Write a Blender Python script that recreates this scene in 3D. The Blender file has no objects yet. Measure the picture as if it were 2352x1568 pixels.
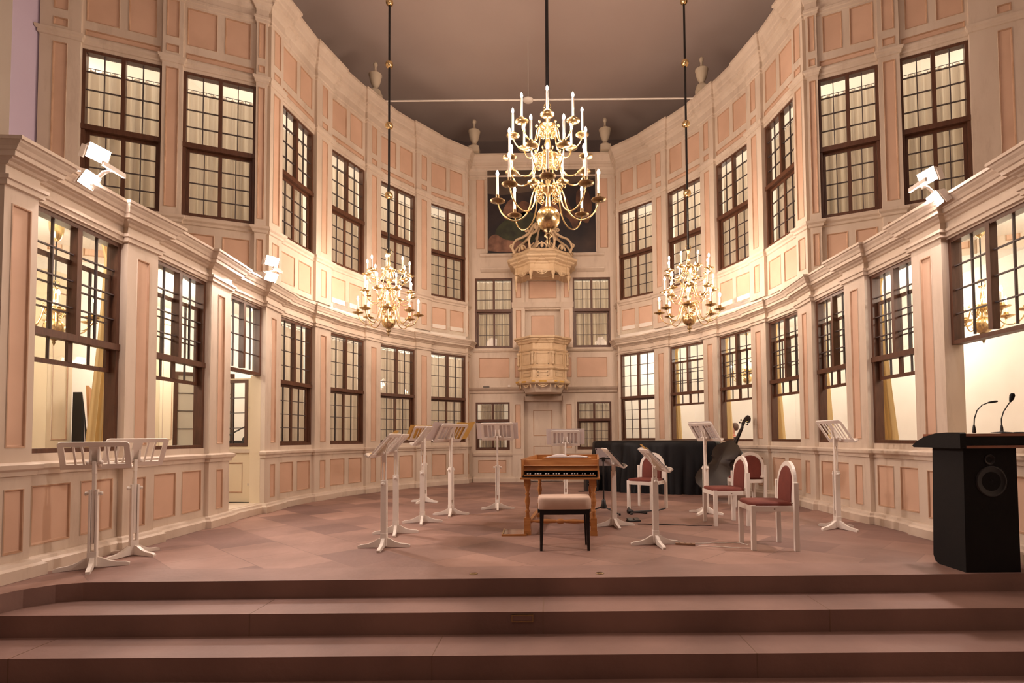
import bpy, math, random
from math import sin, cos, pi, radians, hypot, atan2, sqrt
from mathutils import Vector, Matrix
random.seed(7)
sc = bpy.context.scene
C = sc.collection

# ------------------------------------------------------------------ camera
F_PX, CX, CY = 1251.65, 1252.95, 957.09
YAW, PITCH, ROLL = 0.011633, 0.037398, -0.007524
cam = bpy.data.cameras.new('camera')
cam.sensor_width = 36.0
cam.lens = 36.0 * F_PX / 2352.0
cam.shift_x = (1176.0 - CX) / 2352.0
cam.shift_y = (CY - 784.0) / 2352.0
cam.clip_start = 0.05
co = bpy.data.objects.new('camera', cam); C.objects.link(co)
_r0 = Vector((cos(YAW), sin(YAW), 0))
_f = Vector((-sin(YAW) * cos(PITCH), cos(YAW) * cos(PITCH), sin(PITCH)))
_u0 = _r0.cross(_f)
_r = _r0 * cos(ROLL) + _u0 * sin(ROLL)
_u = _r0 * -sin(ROLL) + _u0 * cos(ROLL)
m4 = Matrix(((_r.x, _u.x, -_f.x, 0.2155), (_r.y, _u.y, -_f.y, 0.0), (_r.z, _u.z, -_f.z, 1.1366), (0, 0, 0, 1)))
co.matrix_world = m4
sc.camera = co

# ------------------------------------------------------------------ view and light
sc.view_settings.view_transform = 'Standard'
sc.view_settings.look = 'None'
sc.view_settings.gamma = 1.0
sc.view_settings.use_curve_mapping = False
sc.view_settings.exposure = 0.33
sc.cycles.max_bounces = 7
sc.cycles.diffuse_bounces = 4
sc.cycles.glossy_bounces = 3
sc.cycles.transmission_bounces = 3
sc.cycles.transparent_max_bounces = 16
sc.cycles.caustics_reflective = False
sc.cycles.caustics_refractive = False
sc.cycles.sample_clamp_indirect = 6.0
sc.cycles.use_denoising = True
w = bpy.data.worlds.new('night'); sc.world = w; w.use_nodes = True
w.node_tree.nodes['Background'].inputs[0].default_value = (0.30, 0.27, 0.33, 1)
w.node_tree.nodes['Background'].inputs[1].default_value = 0.02

WARM = (1.0, 0.77, 0.62)
def lamp(name, loc, power, col=WARM, size=0.1, parent=None, kind='POINT', rot=None, spot=None):
    l = bpy.data.lights.new(name, kind); l.energy = power; l.color = col
    if kind == 'POINT' or kind == 'SPOT': l.shadow_soft_size = size
    if kind == 'SPOT': l.spot_size = spot or 2.2; l.spot_blend = 0.6
    o = bpy.data.objects.new(name, l); C.objects.link(o)
    if rot is not None: o.rotation_euler = rot
    if parent: o.parent = parent
    o.location = loc
    return o
# unseen nave lights, warm: weak pair behind camera, overhead one added to brighten ceiling
for x, y, z, p in ((-3.2, -3.0, 6.5, 35), (3.2, -3.0, 6.5, 35), (0.0, 2.8, 8.0, 150)):
    lamp('unseen_nave_light', (x, y, z), p, (1.0, 0.74, 0.60), 0.35)
# lamps in the side rooms and in the corridor behind the windows
ROOM = (1.0, 0.90, 0.77)
for x, y, z, p in ((-6.0, 5.6, 3.2, 85), (-6.2, 9.6, 3.2, 90), (-5.3, 12.1, 3.2, 60), (-3.2, 14.6, 3.2, 45),
                   (6.0, 5.6, 3.2, 80), (6.2, 9.6, 3.2, 85), (5.3, 12.4, 3.2, 62), (3.0, 14.8, 3.2, 45)):
    lamp('side_room_light', (x, y, z), p, ROOM, 0.25)
for x, y, z, p in ((-5.3, 11.0, 6.7, 75), (-4.3, 12.9, 6.7, 45), (-2.9, 14.5, 6.7, 22), (-5.9, 9.4, 6.9, 26), (-7.0, 8.8, 6.9, 16),
                   (5.3, 11.2, 6.7, 60), (4.3, 13.0, 6.7, 60), (2.9, 14.5, 6.7, 38), (5.9, 9.4, 6.9, 28), (7.0, 8.8, 6.9, 18),
                   (-1.2, 15.0, 4.9, 14), (1.2, 15.0, 4.9, 9), (-1.3, 15.0, 1.7, 2), (1.3, 15.0, 1.7, 4)):
    lamp('corridor_light', (x, y, z), p, ROOM, 0.2)

# ------------------------------------------------------------------ materials
def nmat(name):
    m = bpy.data.materials.new(name); m.use_nodes = True
    return m, m.node_tree, m.node_tree.nodes['Principled BSDF']
def noise_mix(nt, c1, c2, scale, detail=4, lo=0.35, hi=0.65, coord='Object', stretch=None):
    tc = nt.nodes.new('ShaderNodeTexCoord'); n = nt.nodes.new('ShaderNodeTexNoise')
    n.inputs['Scale'].default_value = scale; n.inputs['Detail'].default_value = detail
    src = tc.outputs[coord]
    if stretch:
        mp = nt.nodes.new('ShaderNodeMapping'); mp.inputs['Scale'].default_value = stretch
        nt.links.new(src, mp.inputs[0]); src = mp.outputs[0]
    nt.links.new(src, n.inputs['Vector'])
    r = nt.nodes.new('ShaderNodeValToRGB')
    r.color_ramp.elements[0].position = lo; r.color_ramp.elements[1].position = hi
    r.color_ramp.elements[0].color = (*c1, 1); r.color_ramp.elements[1].color = (*c2, 1)
    nt.links.new(n.outputs[0], r.inputs[0])
    return r, n
def M(name, c1, c2=None, rough=0.5, metal=0.0, scale=3.0, bump=0.0, bscale=40.0, stretch=None, spec=0.5, lo=0.35, hi=0.65):
    m, nt, b = nmat(name)
    b.inputs['Roughness'].default_value = rough; b.inputs['Metallic'].default_value = metal
    b.inputs['Specular IOR Level'].default_value = spec
    r, n = noise_mix(nt, c1, c2 or tuple(min(1, v * 1.07) for v in c1), scale, stretch=stretch, lo=lo, hi=hi)
    nt.links.new(r.outputs[0], b.inputs['Base Color'])
    if bump:
        n2 = nt.nodes.new('ShaderNodeTexNoise'); n2.inputs['Scale'].default_value = bscale
        tc = nt.nodes.new('ShaderNodeTexCoord'); nt.links.new(tc.outputs['Object'], n2.inputs['Vector'])
        bp = nt.nodes.new('ShaderNodeBump'); bp.inputs['Strength'].default_value = bump; bp.inputs['Distance'].default_value = 0.01
        nt.links.new(n2.outputs[0], bp.inputs['Height']); nt.links.new(bp.outputs[0], b.inputs['Normal'])
    return m
def emit(name, col, strength):
    m = bpy.data.materials.new(name); m.use_nodes = True; nt = m.node_tree
    for n in list(nt.nodes): nt.nodes.remove(n)
    e = nt.nodes.new('ShaderNodeEmission'); o = nt.nodes.new('ShaderNodeOutputMaterial')
    e.inputs[0].default_value = (*col, 1); e.inputs[1].default_value = strength
    nt.links.new(e.outputs[0], o.inputs[0])
    return m
cream = M('cream_paint', (0.61, 0.505, 0.405), (0.71, 0.605, 0.50), 0.55, scale=1.6, bump=0.15, bscale=9, stretch=(1, 1, 0.35))
def add_wear(m, amount, scale, dark):
    nt = m.node_tree; b = nt.nodes['Principled BSDF']; l = b.inputs['Base Color'].links[0]; src = l.from_socket
    tc = nt.nodes.new('ShaderNodeTexCoord'); mp = nt.nodes.new('ShaderNodeMapping'); mp.inputs['Scale'].default_value = (1, 1, 0.22)
    n = nt.nodes.new('ShaderNodeTexNoise'); n.inputs['Scale'].default_value = scale; n.inputs['Detail'].default_value = 9; n.inputs['Roughness'].default_value = 0.7
    r = nt.nodes.new('ShaderNodeValToRGB'); r.color_ramp.elements[0].position = 0.52; r.color_ramp.elements[1].position = 0.72
    r.color_ramp.elements[0].color = (0, 0, 0, 1); r.color_ramp.elements[1].color = (amount, amount, amount, 1)
    mx = nt.nodes.new('ShaderNodeMixRGB'); mx.inputs[2].default_value = (*dark, 1)
    nt.links.new(tc.outputs['Object'], mp.inputs[0]); nt.links.new(mp.outputs[0], n.inputs['Vector']); nt.links.new(n.outputs[0], r.inputs[0])
    nt.links.new(r.outputs[0], mx.inputs[0]); nt.links.new(src, mx.inputs[1]); nt.links.new(mx.outputs[0], b.inputs['Base Color'])
add_wear(cream, 0.55, 5.0, (0.46, 0.36, 0.27))
peach = M('peach_panel', (0.62, 0.415, 0.295), (0.69, 0.47, 0.34), 0.6, scale=2.2)
pedge = M('panel_edge', (0.44, 0.27, 0.17), (0.55, 0.36, 0.24), 0.6, scale=5)
joint = M('dark_joint', (0.20, 0.12, 0.08))
plaster = M('white_plaster', (0.80, 0.74, 0.66), (0.86, 0.81, 0.74), 0.85, scale=0.8)
roomcream = M('room_cream', (0.76, 0.64, 0.46), (0.80, 0.69, 0.51), 0.7, scale=1)
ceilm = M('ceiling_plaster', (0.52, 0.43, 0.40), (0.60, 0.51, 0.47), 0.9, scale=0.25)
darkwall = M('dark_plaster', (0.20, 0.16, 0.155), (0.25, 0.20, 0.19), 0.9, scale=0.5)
violet_lit = M('violet_lit_plaster', (0.55, 0.46, 0.60), (0.58, 0.50, 0.64), 0.9, scale=0.5)  # violet light on the pier strip is put into the plaster colour
brown = M('brown_window_wood', (0.085, 0.034, 0.018), (0.12, 0.05, 0.027), 0.4, scale=6, stretch=(6, 6, 1))
lead = M('lead_muntin', (0.075, 0.055, 0.055), rough=0.45)
wood = M('honey_wood', (0.40, 0.16, 0.045), (0.50, 0.22, 0.07), 0.35, scale=5, stretch=(1, 8, 8))
whitep = M('white_paint', (0.84, 0.78, 0.71), (0.89, 0.83, 0.76), 0.4, scale=3)
paper = M('paper', (0.80, 0.75, 0.74), (0.84, 0.79, 0.78), 0.8, scale=2)
yellowp = M('yellow_paper', (0.75, 0.48, 0.12), (0.80, 0.53, 0.15), 0.7)
redf = M('red_brown_upholstery', (0.15, 0.030, 0.020), (0.185, 0.038, 0.024), 0.75, scale=8, bump=0.1, bscale=300)
beige = M('beige_upholstery', (0.62, 0.46, 0.36), (0.67, 0.50, 0.40), 0.9, scale=6, bump=0.15, bscale=400)
black = M('black_lacquer', (0.006, 0.005, 0.006), rough=0.3)
blackm = M('matt_black', (0.005, 0.0045, 0.005), rough=0.7, spec=0.25, bump=0.2, bscale=250)
cloth = M('black_cloth', (0.0045, 0.0045, 0.006), (0.007, 0.007, 0.009), rough=0.5, scale=4, spec=0.25)
plastic = M('black_plastic', (0.012, 0.012, 0.013), rough=0.45)
grey = M('grey_plastic', (0.42, 0.37, 0.37), rough=0.4)
basswood = M('dark_varnish', (0.007, 0.003, 0.003), (0.012, 0.005, 0.004), 0.38, scale=5)
brass = M('brass', (0.74, 0.56, 0.28), (0.80, 0.62, 0.33), 0.24, metal=1.0, scale=4)
bronze = M('aged_brass', (0.30, 0.21, 0.11), (0.36, 0.26, 0.14), 0.3, metal=1.0, scale=8)
candlem = M('candle_wax', (0.80, 0.72, 0.62), rough=0.4)
carved = M('ochre_stonework', (0.60, 0.44, 0.27), (0.68, 0.52, 0.34), 0.6, scale=6, bump=0.3, bscale=30)
gold = M('gilding', (0.75, 0.48, 0.13), rough=0.35, metal=0.8)
urnm = M('urn_cream', (0.56, 0.48, 0.36), (0.62, 0.54, 0.42), 0.6)
skin = M('skin', (0.55, 0.28, 0.20), rough=0.55)
hairm = M('brown_hair', (0.10, 0.05, 0.03), rough=0.6)
coatm = M('dark_coat', (0.07, 0.03, 0.03), rough=0.8)
scarfm = M('red_scarf', (0.55, 0.10, 0.08), rough=0.8)
bulb_m = emit('glowing_bulb', (1.0, 0.75, 0.56), 600.0)
bulb_s = emit('glowing_small_bulb', (1.0, 0.76, 0.60), 270.0)
bulb_r = emit('glowing_room_bulb', (1.0, 0.80, 0.55), 250.0)
flood_m = emit('glowing_flood_glass', (1.0, 0.80, 0.71), 680.0)

def curtain_mat():
    m, nt, b = nmat('cream_curtain')
    b.inputs['Base Color'].default_value = (0.66, 0.585, 0.50, 1); b.inputs['Roughness'].default_value = 0.9
    t = nt.nodes.new('ShaderNodeBsdfTranslucent'); t.inputs[0].default_value = (0.72, 0.62, 0.50, 1)
    mx = nt.nodes.new('ShaderNodeMixShader'); mx.inputs[0].default_value = 0.42
    out = nt.nodes['Material Output']
    nt.links.new(b.outputs[0], mx.inputs[1]); nt.links.new(t.outputs[0], mx.inputs[2]); nt.links.new(mx.outputs[0], out.inputs[0])
    return m
curtm = curtain_mat()
def drape_mat():
    m, nt, b = nmat('yellow_drape')
    b.inputs['Base Color'].default_value = (0.78, 0.62, 0.34, 1); b.inputs['Roughness'].default_value = 0.9
    t = nt.nodes.new('ShaderNodeBsdfTranslucent'); t.inputs[0].default_value = (0.85, 0.68, 0.38, 1)
    mx = nt.nodes.new('ShaderNodeMixShader'); mx.inputs[0].default_value = 0.5
    out = nt.nodes['Material Output']
    nt.links.new(b.outputs[0], mx.inputs[1]); nt.links.new(t.outputs[0], mx.inputs[2]); nt.links.new(mx.outputs[0], out.inputs[0])
    return m
drapem = drape_mat()
def glass_mat():
    m = bpy.data.materials.new('window_glass'); m.use_nodes = True; nt = m.node_tree
    for n in list(nt.nodes): nt.nodes.remove(n)
    o = nt.nodes.new('ShaderNodeOutputMaterial'); mx = nt.nodes.new('ShaderNodeMixShader')
    t = nt.nodes.new('ShaderNodeBsdfTransparent'); t.inputs[0].default_value = (0.95, 0.95, 0.93, 1)
    g = nt.nodes.new('ShaderNodeBsdfGlossy'); g.inputs['Roughness'].default_value = 0.02
    lw = nt.nodes.new('ShaderNodeLayerWeight'); lw.inputs[0].default_value = 0.5
    pw = nt.nodes.new('ShaderNodeMath'); pw.operation = 'POWER'; pw.inputs[1].default_value = 3.5
    fr = nt.nodes.new('ShaderNodeMath'); fr.operation = 'MULTIPLY_ADD'; fr.inputs[1].default_value = 0.75; fr.inputs[2].default_value = 0.05
    nt.links.new(lw.outputs['Facing'], pw.inputs[0]); nt.links.new(pw.outputs[0], fr.inputs[0])
    ns = nt.nodes.new('ShaderNodeTexNoise'); ns.inputs['Scale'].default_value = 3.0
    bp = nt.nodes.new('ShaderNodeBump'); bp.inputs['Strength'].default_value = 0.12; bp.inputs['Distance'].default_value = 0.02
    tc = nt.nodes.new('ShaderNodeTexCoord'); nt.links.new(tc.outputs['Object'], ns.inputs['Vector'])
    nt.links.new(ns.outputs[0], bp.inputs['Height']); nt.links.new(bp.outputs[0], g.inputs['Normal'])
    nt.links.new(fr.outputs[0], mx.inputs[0]); nt.links.new(t.outputs[0], mx.inputs[1]); nt.links.new(g.outputs[0], mx.inputs[2])
    nt.links.new(mx.outputs[0], o.inputs[0])
    return m
glassm = glass_mat()
def stone(name, tiles):
    m, nt, b = nmat(name)
    b.inputs['Roughness'].default_value = 0.62
    tc = nt.nodes.new('ShaderNodeTexCoord')
    r, n = noise_mix(nt, (0.225, 0.135, 0.112), (0.315, 0.192, 0.16), 1.3, detail=8)
    col = r.outputs[0]
    if tiles:
        mp = nt.nodes.new('ShaderNodeMapping'); mp.inputs['Rotation'].default_value = (0, 0, radians(43)); mp.inputs['Location'].default_value = (0.13, 0.31, 0)
        nt.links.new(tc.outputs['Object'], mp.inputs[0])
        bk = nt.nodes.new('ShaderNodeTexBrick'); bk.offset = 0.5; bk.offset_frequency = 2
        bk.inputs['Scale'].default_value = 1.0; bk.inputs['Brick Width'].default_value = 0.72; bk.inputs['Row Height'].default_value = 0.56
        bk.inputs['Mortar Size'].default_value = 0.006; bk.inputs['Mortar Smooth'].default_value = 0.3; bk.inputs['Bias'].default_value = 0.0
        bk.inputs['Color1'].default_value = (0.62, 0.58, 0.61, 1); bk.inputs['Color2'].default_value = (1.38, 1.36, 1.28, 1)
        bk.inputs['Mortar'].default_value = (0.80, 0.78, 0.76, 1)
        nt.links.new(mp.outputs[0], bk.inputs['Vector'])
        mul = nt.nodes.new('ShaderNodeMixRGB'); mul.blend_type = 'MULTIPLY'; mul.inputs[0].default_value = 0.85
        nt.links.new(col, mul.inputs[1]); nt.links.new(bk.outputs[0], mul.inputs[2]); col = mul.outputs[0]
    nt.links.new(col, b.inputs['Base Color'])
    n2 = nt.nodes.new('ShaderNodeTexNoise'); n2.inputs['Scale'].default_value = 14; n2.inputs['Detail'].default_value = 6
    nt.links.new(tc.outputs['Object'], n2.inputs['Vector'])
    bp = nt.nodes.new('ShaderNodeBump'); bp.inputs['Strength'].default_value = 0.3; bp.inputs['Distance'].default_value = 0.012
    nt.links.new(n2.outputs[0], bp.inputs['Height']); nt.links.new(bp.outputs[0], b.inputs['Normal'])
    return m
tilem = stone('sandstone_tiles', True)
stepm = stone('sandstone_block', False)

# ------------------------------------------------------------------ mesh helpers
class MB:
    def __init__(s): s.v = []; s.f = []; s.m = []; s.mats = []; s.sm = []
    def mi(s, m):
        if m not in s.mats: s.mats.append(m)
        return s.mats.index(m)
    def poly(s, pts, m, smooth=False):
        b = len(s.v); s.v += [tuple(p) for p in pts]; s.f.append(tuple(range(b, b + len(pts)))); s.m.append(s.mi(m)); s.sm.append(smooth)
    def grid(s, rows, m, closed_u=False, closed_v=False, smooth=True):
        b = len(s.v); nr = len(rows); nc = len(rows[0]); k = s.mi(m)
        for r in rows: s.v += [tuple(p) for p in r]
        for i in range(nr - (0 if closed_v else 1)):
            for j in range(nc - (0 if closed_u else 1)):
                i2 = (i + 1) % nr; j2 = (j + 1) % nc
                s.f.append((b + i * nc + j, b + i * nc + j2, b + i2 * nc + j2, b + i2 * nc + j)); s.m.append(k); s.sm.append(smooth)
    def box(s, x0, x1, y0, y1, z0, z1, m, T=None):
        P = [(x0, y0, z0), (x1, y0, z0), (x1, y1, z0), (x0, y1, z0), (x0, y0, z1), (x1, y0, z1), (x1, y1, z1), (x0, y1, z1)]
        if T: P = [T(*p) for p in P]
        b = len(s.v); s.v += [tuple(p) for p in P]; k = s.mi(m)
        for q in ((0, 3, 2, 1), (4, 5, 6, 7), (0, 1, 5, 4), (1, 2, 6, 5), (2, 3, 7, 6), (3, 0, 4, 7)):
            s.f.append(tuple(b + i for i in q)); s.m.append(k); s.sm.append(False)
    def lathe(s, prof, m, cx=0, cy=0, cz=0, n=20, axis='z', T=None, twist=0, flute=None):
        rows = []
        for i, (r, h) in enumerate(prof):
            row = []
            for j in range(n):
                a = 2 * pi * j / n + twist * i
                rr = r * (1 + (flute[0] * cos(flute[1] * (a)) if flute else 0))
                p = (cx + rr * cos(a), cy + rr * sin(a), cz + h) if axis == 'z' else ((cx + h, cy + rr * cos(a), cz + rr * sin(a)) if axis == 'x' else (cx + rr * cos(a), cy + h, cz + rr * sin(a)))
                row.append(T(*p) if T else p)
            rows.append(row)
        s.grid(rows, m, closed_u=True)
        s.poly(rows[0][::-1], m); s.poly(rows[-1], m)
    def tube(s, pts, r, m, n=8, T=None, caps=True):
        pts = [Vector(p) for p in pts]; N = len(pts); rows = []
        up = Vector((0, 0, 1)); prev = None
        for i, p in enumerate(pts):
            t = (pts[min(i + 1, N - 1)] - pts[max(i - 1, 0)]).normalized()
            if prev is None:
                a = up if abs(t.z) < 0.95 else Vector((1, 0, 0)); u = t.cross(a).normalized()
            else:
                u = (prev - t * prev.dot(t)).normalized()
            prev = u; v = t.cross(u); rr = r[i] if isinstance(r, (list, tuple)) else r
            row = [p + (u * cos(2 * pi * j / n) + v * sin(2 * pi * j / n)) * rr for j in range(n)]
            rows.append([T(*q) for q in row] if T else row)
        s.grid(rows, m, closed_u=True)
        if caps: s.poly(rows[0][::-1], m); s.poly(rows[-1], m)
    def prism(s, pts, m, ext, T=None):
        # pts: list of 3D points (planar), ext: vector
        e = Vector(ext); A = [Vector(p) for p in pts]; B = [p + e for p in A]
        if T: A = [T(*p) for p in A]; B = [T(*p) for p in B]
        s.poly(A[::-1], m); s.poly(B, m); n = len(A)
        for i in range(n): s.poly([A[i], A[(i + 1) % n], B[(i + 1) % n], B[i]], m)
    def build(s, name, parent=None, org=None, bevel=0):
        me = bpy.data.meshes.new(name)
        if org is None: org = parent.get('_org') if parent is not None and '_org' in parent.keys() else (0, 0, 0)
        me.from_pydata([(x - org[0], y - org[1], z - org[2]) for x, y, z in s.v], [], s.f)
        for m in s.mats: me.materials.append(m)
        me.polygons.foreach_set('material_index', s.m); me.polygons.foreach_set('use_smooth', s.sm)
        me.validate(); me.update()
        o = bpy.data.objects.new(name, me); C.objects.link(o)
        if parent is not None: o.parent = parent
        elif org != (0, 0, 0): o.location = org
        if bevel:
            b = o.modifiers.new('bevel', 'BEVEL'); b.width = bevel; b.segments = 2; b.limit_method = 'ANGLE'; b.harden_normals = False
        return o
ORG = {}
def root(name, label, cat, loc=(0, 0, 0), rz=0, group=None, kind=None, world=False):
    o = bpy.data.objects.new(name, None); C.objects.link(o); o.empty_display_size = 0.1
    o.location = loc; o.rotation_euler = (0, 0, rz)
    tag(o, label, cat, group, kind)
    if world: ORG[o.name] = tuple(loc)
    return o
def tag(o, label, cat, group=None, kind=None):
    o['label'] = label; o['category'] = cat
    if group: o['group'] = group
    if kind: o['kind'] = kind
    return o
def wb(mb, name, rt, bevel=0):      # build world-space mesh under a world root
    top = rt
    while top.parent: top = top.parent
    return mb.build(name, rt, ORG.get(top.name, (0, 0, 0)), bevel)
def copy_tree(o, parent=None):
    c = o.copy(); C.objects.link(c)
    if parent: c.parent = parent
    for ch in list(o.children): copy_tree(ch, c)
    return c
def frame_T(a, b, n):
    a = Vector((a[0], a[1])); b = Vector((b[0], b[1])); s = (b - a).normalized()
    def T(u, d, z): return (a.x + s.x * u + n.x * d, a.y + s.y * u + n.y * d, z)
    return T
def inward(a, b, ref):
    a = Vector(a); b = Vector(b); s = (b - a).normalized(); n = Vector((-s.y, s.x))
    if n.dot(Vector(ref) - (a + b) / 2) < 0: n = -n
    return n

# ------------------------------------------------------------------ wall building
def wall_face(mb, T, s0, s1, z0, z1, rects=(), d=0.0, mat=None, rev=0.14):
    mat = mat or cream
    S = sorted({s0, s1, *[r[0] for r in rects], *[r[1] for r in rects]}); Z = sorted({z0, z1, *[r[2] for r in rects], *[r[3] for r in rects]})
    S = [x for x in S if s0 - 1e-6 <= x <= s1 + 1e-6]; Z = [x for x in Z if z0 - 1e-6 <= x <= z1 + 1e-6]
    for i in range(len(S) - 1):
        for j in range(len(Z) - 1):
            cs = (S[i] + S[i + 1]) / 2; cz = (Z[j] + Z[j + 1]) / 2
            if any(r[0] < cs < r[1] and r[2] < cz < r[3] for r in rects): continue
            mb.poly([T(S[i], d, Z[j]), T(S[i + 1], d, Z[j]), T(S[i + 1], d, Z[j + 1]), T(S[i], d, Z[j + 1])], mat)
    for a, b, c, e, kind in rects:
        q = [(a, c), (b, c), (b, e), (a, e)]
        if kind == 'hole':
            for k in range(4):
                p1, p2 = q[k], q[(k + 1) % 4]
                mb.poly([T(p1[0], d, p1[1]), T(p2[0], d, p2[1]), T(p2[0], d - rev, p2[1]), T(p1[0], d - rev, p1[1])], mat)
        else:
            steps = [(0, d, None), (0.003, d + 0.007, cream), (0.013, d + 0.006, pedge), (0.020, d - 0.009, pedge), (0.026, d - 0.011, peach)]
            for (i0, d0, _), (i1, d1, mm) in zip(steps, steps[1:]):
                A = [(a + i0, c + i0), (b - i0, c + i0), (b - i0, e - i0), (a + i0, e - i0)]; B = [(a + i1, c + i1), (b - i1, c + i1), (b - i1, e - i1), (a + i1, e - i1)]
                for k in range(4):
                    l = (k + 1) % 4
                    mb.poly([T(A[k][0], d0, A[k][1]), T(A[l][0], d0, A[l][1]), T(B[l][0], d1, B[l][1]), T(B[k][0], d1, B[k][1])], mm)
            i1, d1 = steps[-1][0], steps[-1][1]
            fm = kind if not isinstance(kind, str) else peach
            mb.poly([T(a + i1, d1, c + i1), T(b - i1, d1, c + i1), T(b - i1, d1, e - i1), T(a + i1, d1, e - i1)], fm)

def sweep(mb, path, norms, prof, mat, soft=False):
    """path: plan points; norms: inward normal of each path segment; prof: (d, z) list"""
    n = len(path); mit = []
    for i in range(n):
        n1 = norms[max(i - 1, 0)]; n2 = norms[min(i, n - 2)]
        den = 1 + n1.dot(n2)
        mit.append((n1 + n2) / den if den > 0.15 else n1)
        if soft and i == n - 2: mit[-1] = n1 + n2 * 0.3
    rows = [[(path[i][0] + mit[i].x * d, path[i][1] + mit[i].y * d, z) for i in range(n)] for d, z in prof]
    for r1, r2 in zip(rows, rows[1:]):
        for i in range(n - 1):
            mb.poly([r1[i], r1[i + 1], r2[i + 1], r2[i]], mat)
    for e in (0, n - 1): mb.poly([r[e] for r in rows], mat)

def path_of(segs, dp=0.06):
    segs = [(a, b, pil and abs(a[0]) > 1.91, n) for a, b, pil, n in segs]
    """segs: (a, b, isPilaster, normal) -> path and per-segment normals with the pilasters breaking forward"""
    P = []; N = []
    def add(p, nn=None):
        p = Vector((p[0], p[1]))
        if P and (p - P[-1]).length < 1e-4: return
        if P: N.append(nn)
        P.append(p)
    for a, b, pil, n in segs:
        a = Vector(a); b = Vector(b); s = (b - a).normalized()
        if pil:
            add(a, n); add(a + n * dp, -s); add(b + n * dp, n); add(b, s)
        else:
            add(a, n); add(b, n)
    return P, N

BASE = [(0, 0.002), (0.085, 0.002), (0.085, 0.095), (0.06, 0.115), (0.05, 0.14), (0.0, 0.15)]
DADO = [(0, 0.845), (0.025, 0.85), (0.03, 0.885), (0.055, 0.905), (0.06, 0.94), (0.03, 0.955), (0.0, 0.96)]
LOWC = [(0, 3.215), (0.03, 3.22), (0.03, 3.262), (0.048, 3.268), (0.048, 3.298), (0.006, 3.31), (0.006, 3.38), (0.03, 3.39), (0.045, 3.415), (0.085, 3.43), (0.095, 3.445), (0.14, 3.45),
        (0.145, 3.495), (0.165, 3.505), (0.185, 3.54), (0.215, 3.57), (0.225, 3.59), (0.25, 3.595), (0.25, 3.63), (-0.02, 3.65)]
LOWC = [(d if d < 0.05 else 0.05 + (d - 0.05) * 0.72, z if z < 3.38 else 3.38 + (z - 3.38) * 0.83) for d, z in LOWC]
LEDGE = [(0, 4.43), (0.025, 4.44), (0.03, 4.475), (0.06, 4.50), (0.065, 4.535), (0.0, 4.56)]
CAPM = [(0, 6.885), (0.02, 6.89), (0.022, 6.93), (0.045, 6.95), (0.05, 6.985), (0.0, 7.0)]
UPC = [(0, 7.88), (0.02, 7.89), (0.02, 7.93), (0.035, 7.94), (0.035, 7.98), (0.01, 8.0), (0.01, 8.09), (0.03, 8.11), (0.05, 8.15), (0.10, 8.17), (0.11, 8.20), (0.15, 8.21),
       (0.155, 8.27), (0.175, 8.29), (0.20, 8.35), (0.24, 8.39), (0.255, 8.41), (0.27, 8.415), (0.27, 8.455), (-0.25, 8.475)]
UPC = [(d if d < 0.05 else 0.05 + (d - 0.05) * 0.72, z if z < 8.0 else 8.0 + (z - 8.0) * 1.06) for d, z in UPC]
WLO = (1.03, 3.20); WUP = (4.58, 6.84)

def lower_bay(L, hole=(0.0, None), door=False):
    r = [(0.0, L, WLO[0], WLO[1], 'hole')]
    if not door:
        m = L / 2; r += [(0.065, m - 0.055, 0.235, 0.755, 'p'), (m + 0.055, L - 0.065, 0.235, 0.755, 'p')]
    return r
def upper_bay(L):
    m = L / 2
    return [(0.065, m - 0.05, 3.79, 4.315, 'p'), (m + 0.05, L - 0.065, 3.79, 4.315, 'p'), (0.0, L, WUP[0], WUP[1], 'hole'),
            (0.03, L - 0.03, 7.03, 7.13, 'p'), (0.085, m - 0.05, 7.25, 7.85, 'p'), (m + 0.05, L - 0.04, 7.25, 7.85, 'p')]
def pil_lower(L):
    c = L / 2; h = min(0.085, c - 0.03)
    return [(c - h, c + h, 0.215, 0.745, 'p'), (c - h, c + h, 1.08, 3.09, 'p')]
def pil_upper(L):
    c = L / 2; h = min(0.085, c - 0.03)
    return [(c - h, c + h, 3.81, 4.335, 'p'), (c - h, c + h, 4.655, 6.815, 'p'), (c - h, c + h, 7.05, 7.175, 'p'), (c - h, c + h, 7.29, 7.88, 'p')]

def side_points(sg):
    k = {'c': (1.90, 14.02), '4i': (1.951, 13.683), '4o': (2.705, 12.968), '3i': (2.967, 12.617), '3o': (3.547, 11.766), '2i': (3.723, 11.36),
         '2o': (4.086, 10.403), '1i': (4.196, 9.965), '1o': (4.331, 8.944), '0i': (4.313, 8.431), '0o': (4.336, 7.537)}
    if sg < 0:
        k.update({'m1i': (4.295, 7.027), 'm1o': (4.267, 6.026), 'm2i': (4.293, 5.617), 'm2o': (4.256, 4.577), 'e': (4.262, 4.29),
                  'k': (4.38, 8.63), 'f1i': (4.525, 8.558), 'f1o': (5.43, 8.145), 'f2i': (5.67, 8.035), 'f2o': (6.56, 7.627), 'fe': (6.98, 7.435)})
    else:
        k.update({'m1i': (4.368, 7.097), 'm1o': (4.41, 6.229), 'm2i': (4.425, 5.77), 'm2o': (4.43, 4.73), 'e': (4.435, 4.30),
                  'k': (4.386, 8.67), 'f1i': (4.53, 8.602), 'f1o': (5.278, 8.245), 'f2i': (5.53, 8.129), 'f2o': (6.282, 7.746), 'fe': (7.0, 7.40)})
    return {a: (sg * x, y) for a, (x, y) in k.items()}
SIDE = {-1: side_points(-1), 1: side_points(1)}
SN = {-1: 'left', 1: 'right'}
BAYS = []       # (side, key, T, L, level)
ntrim = [0]
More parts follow.
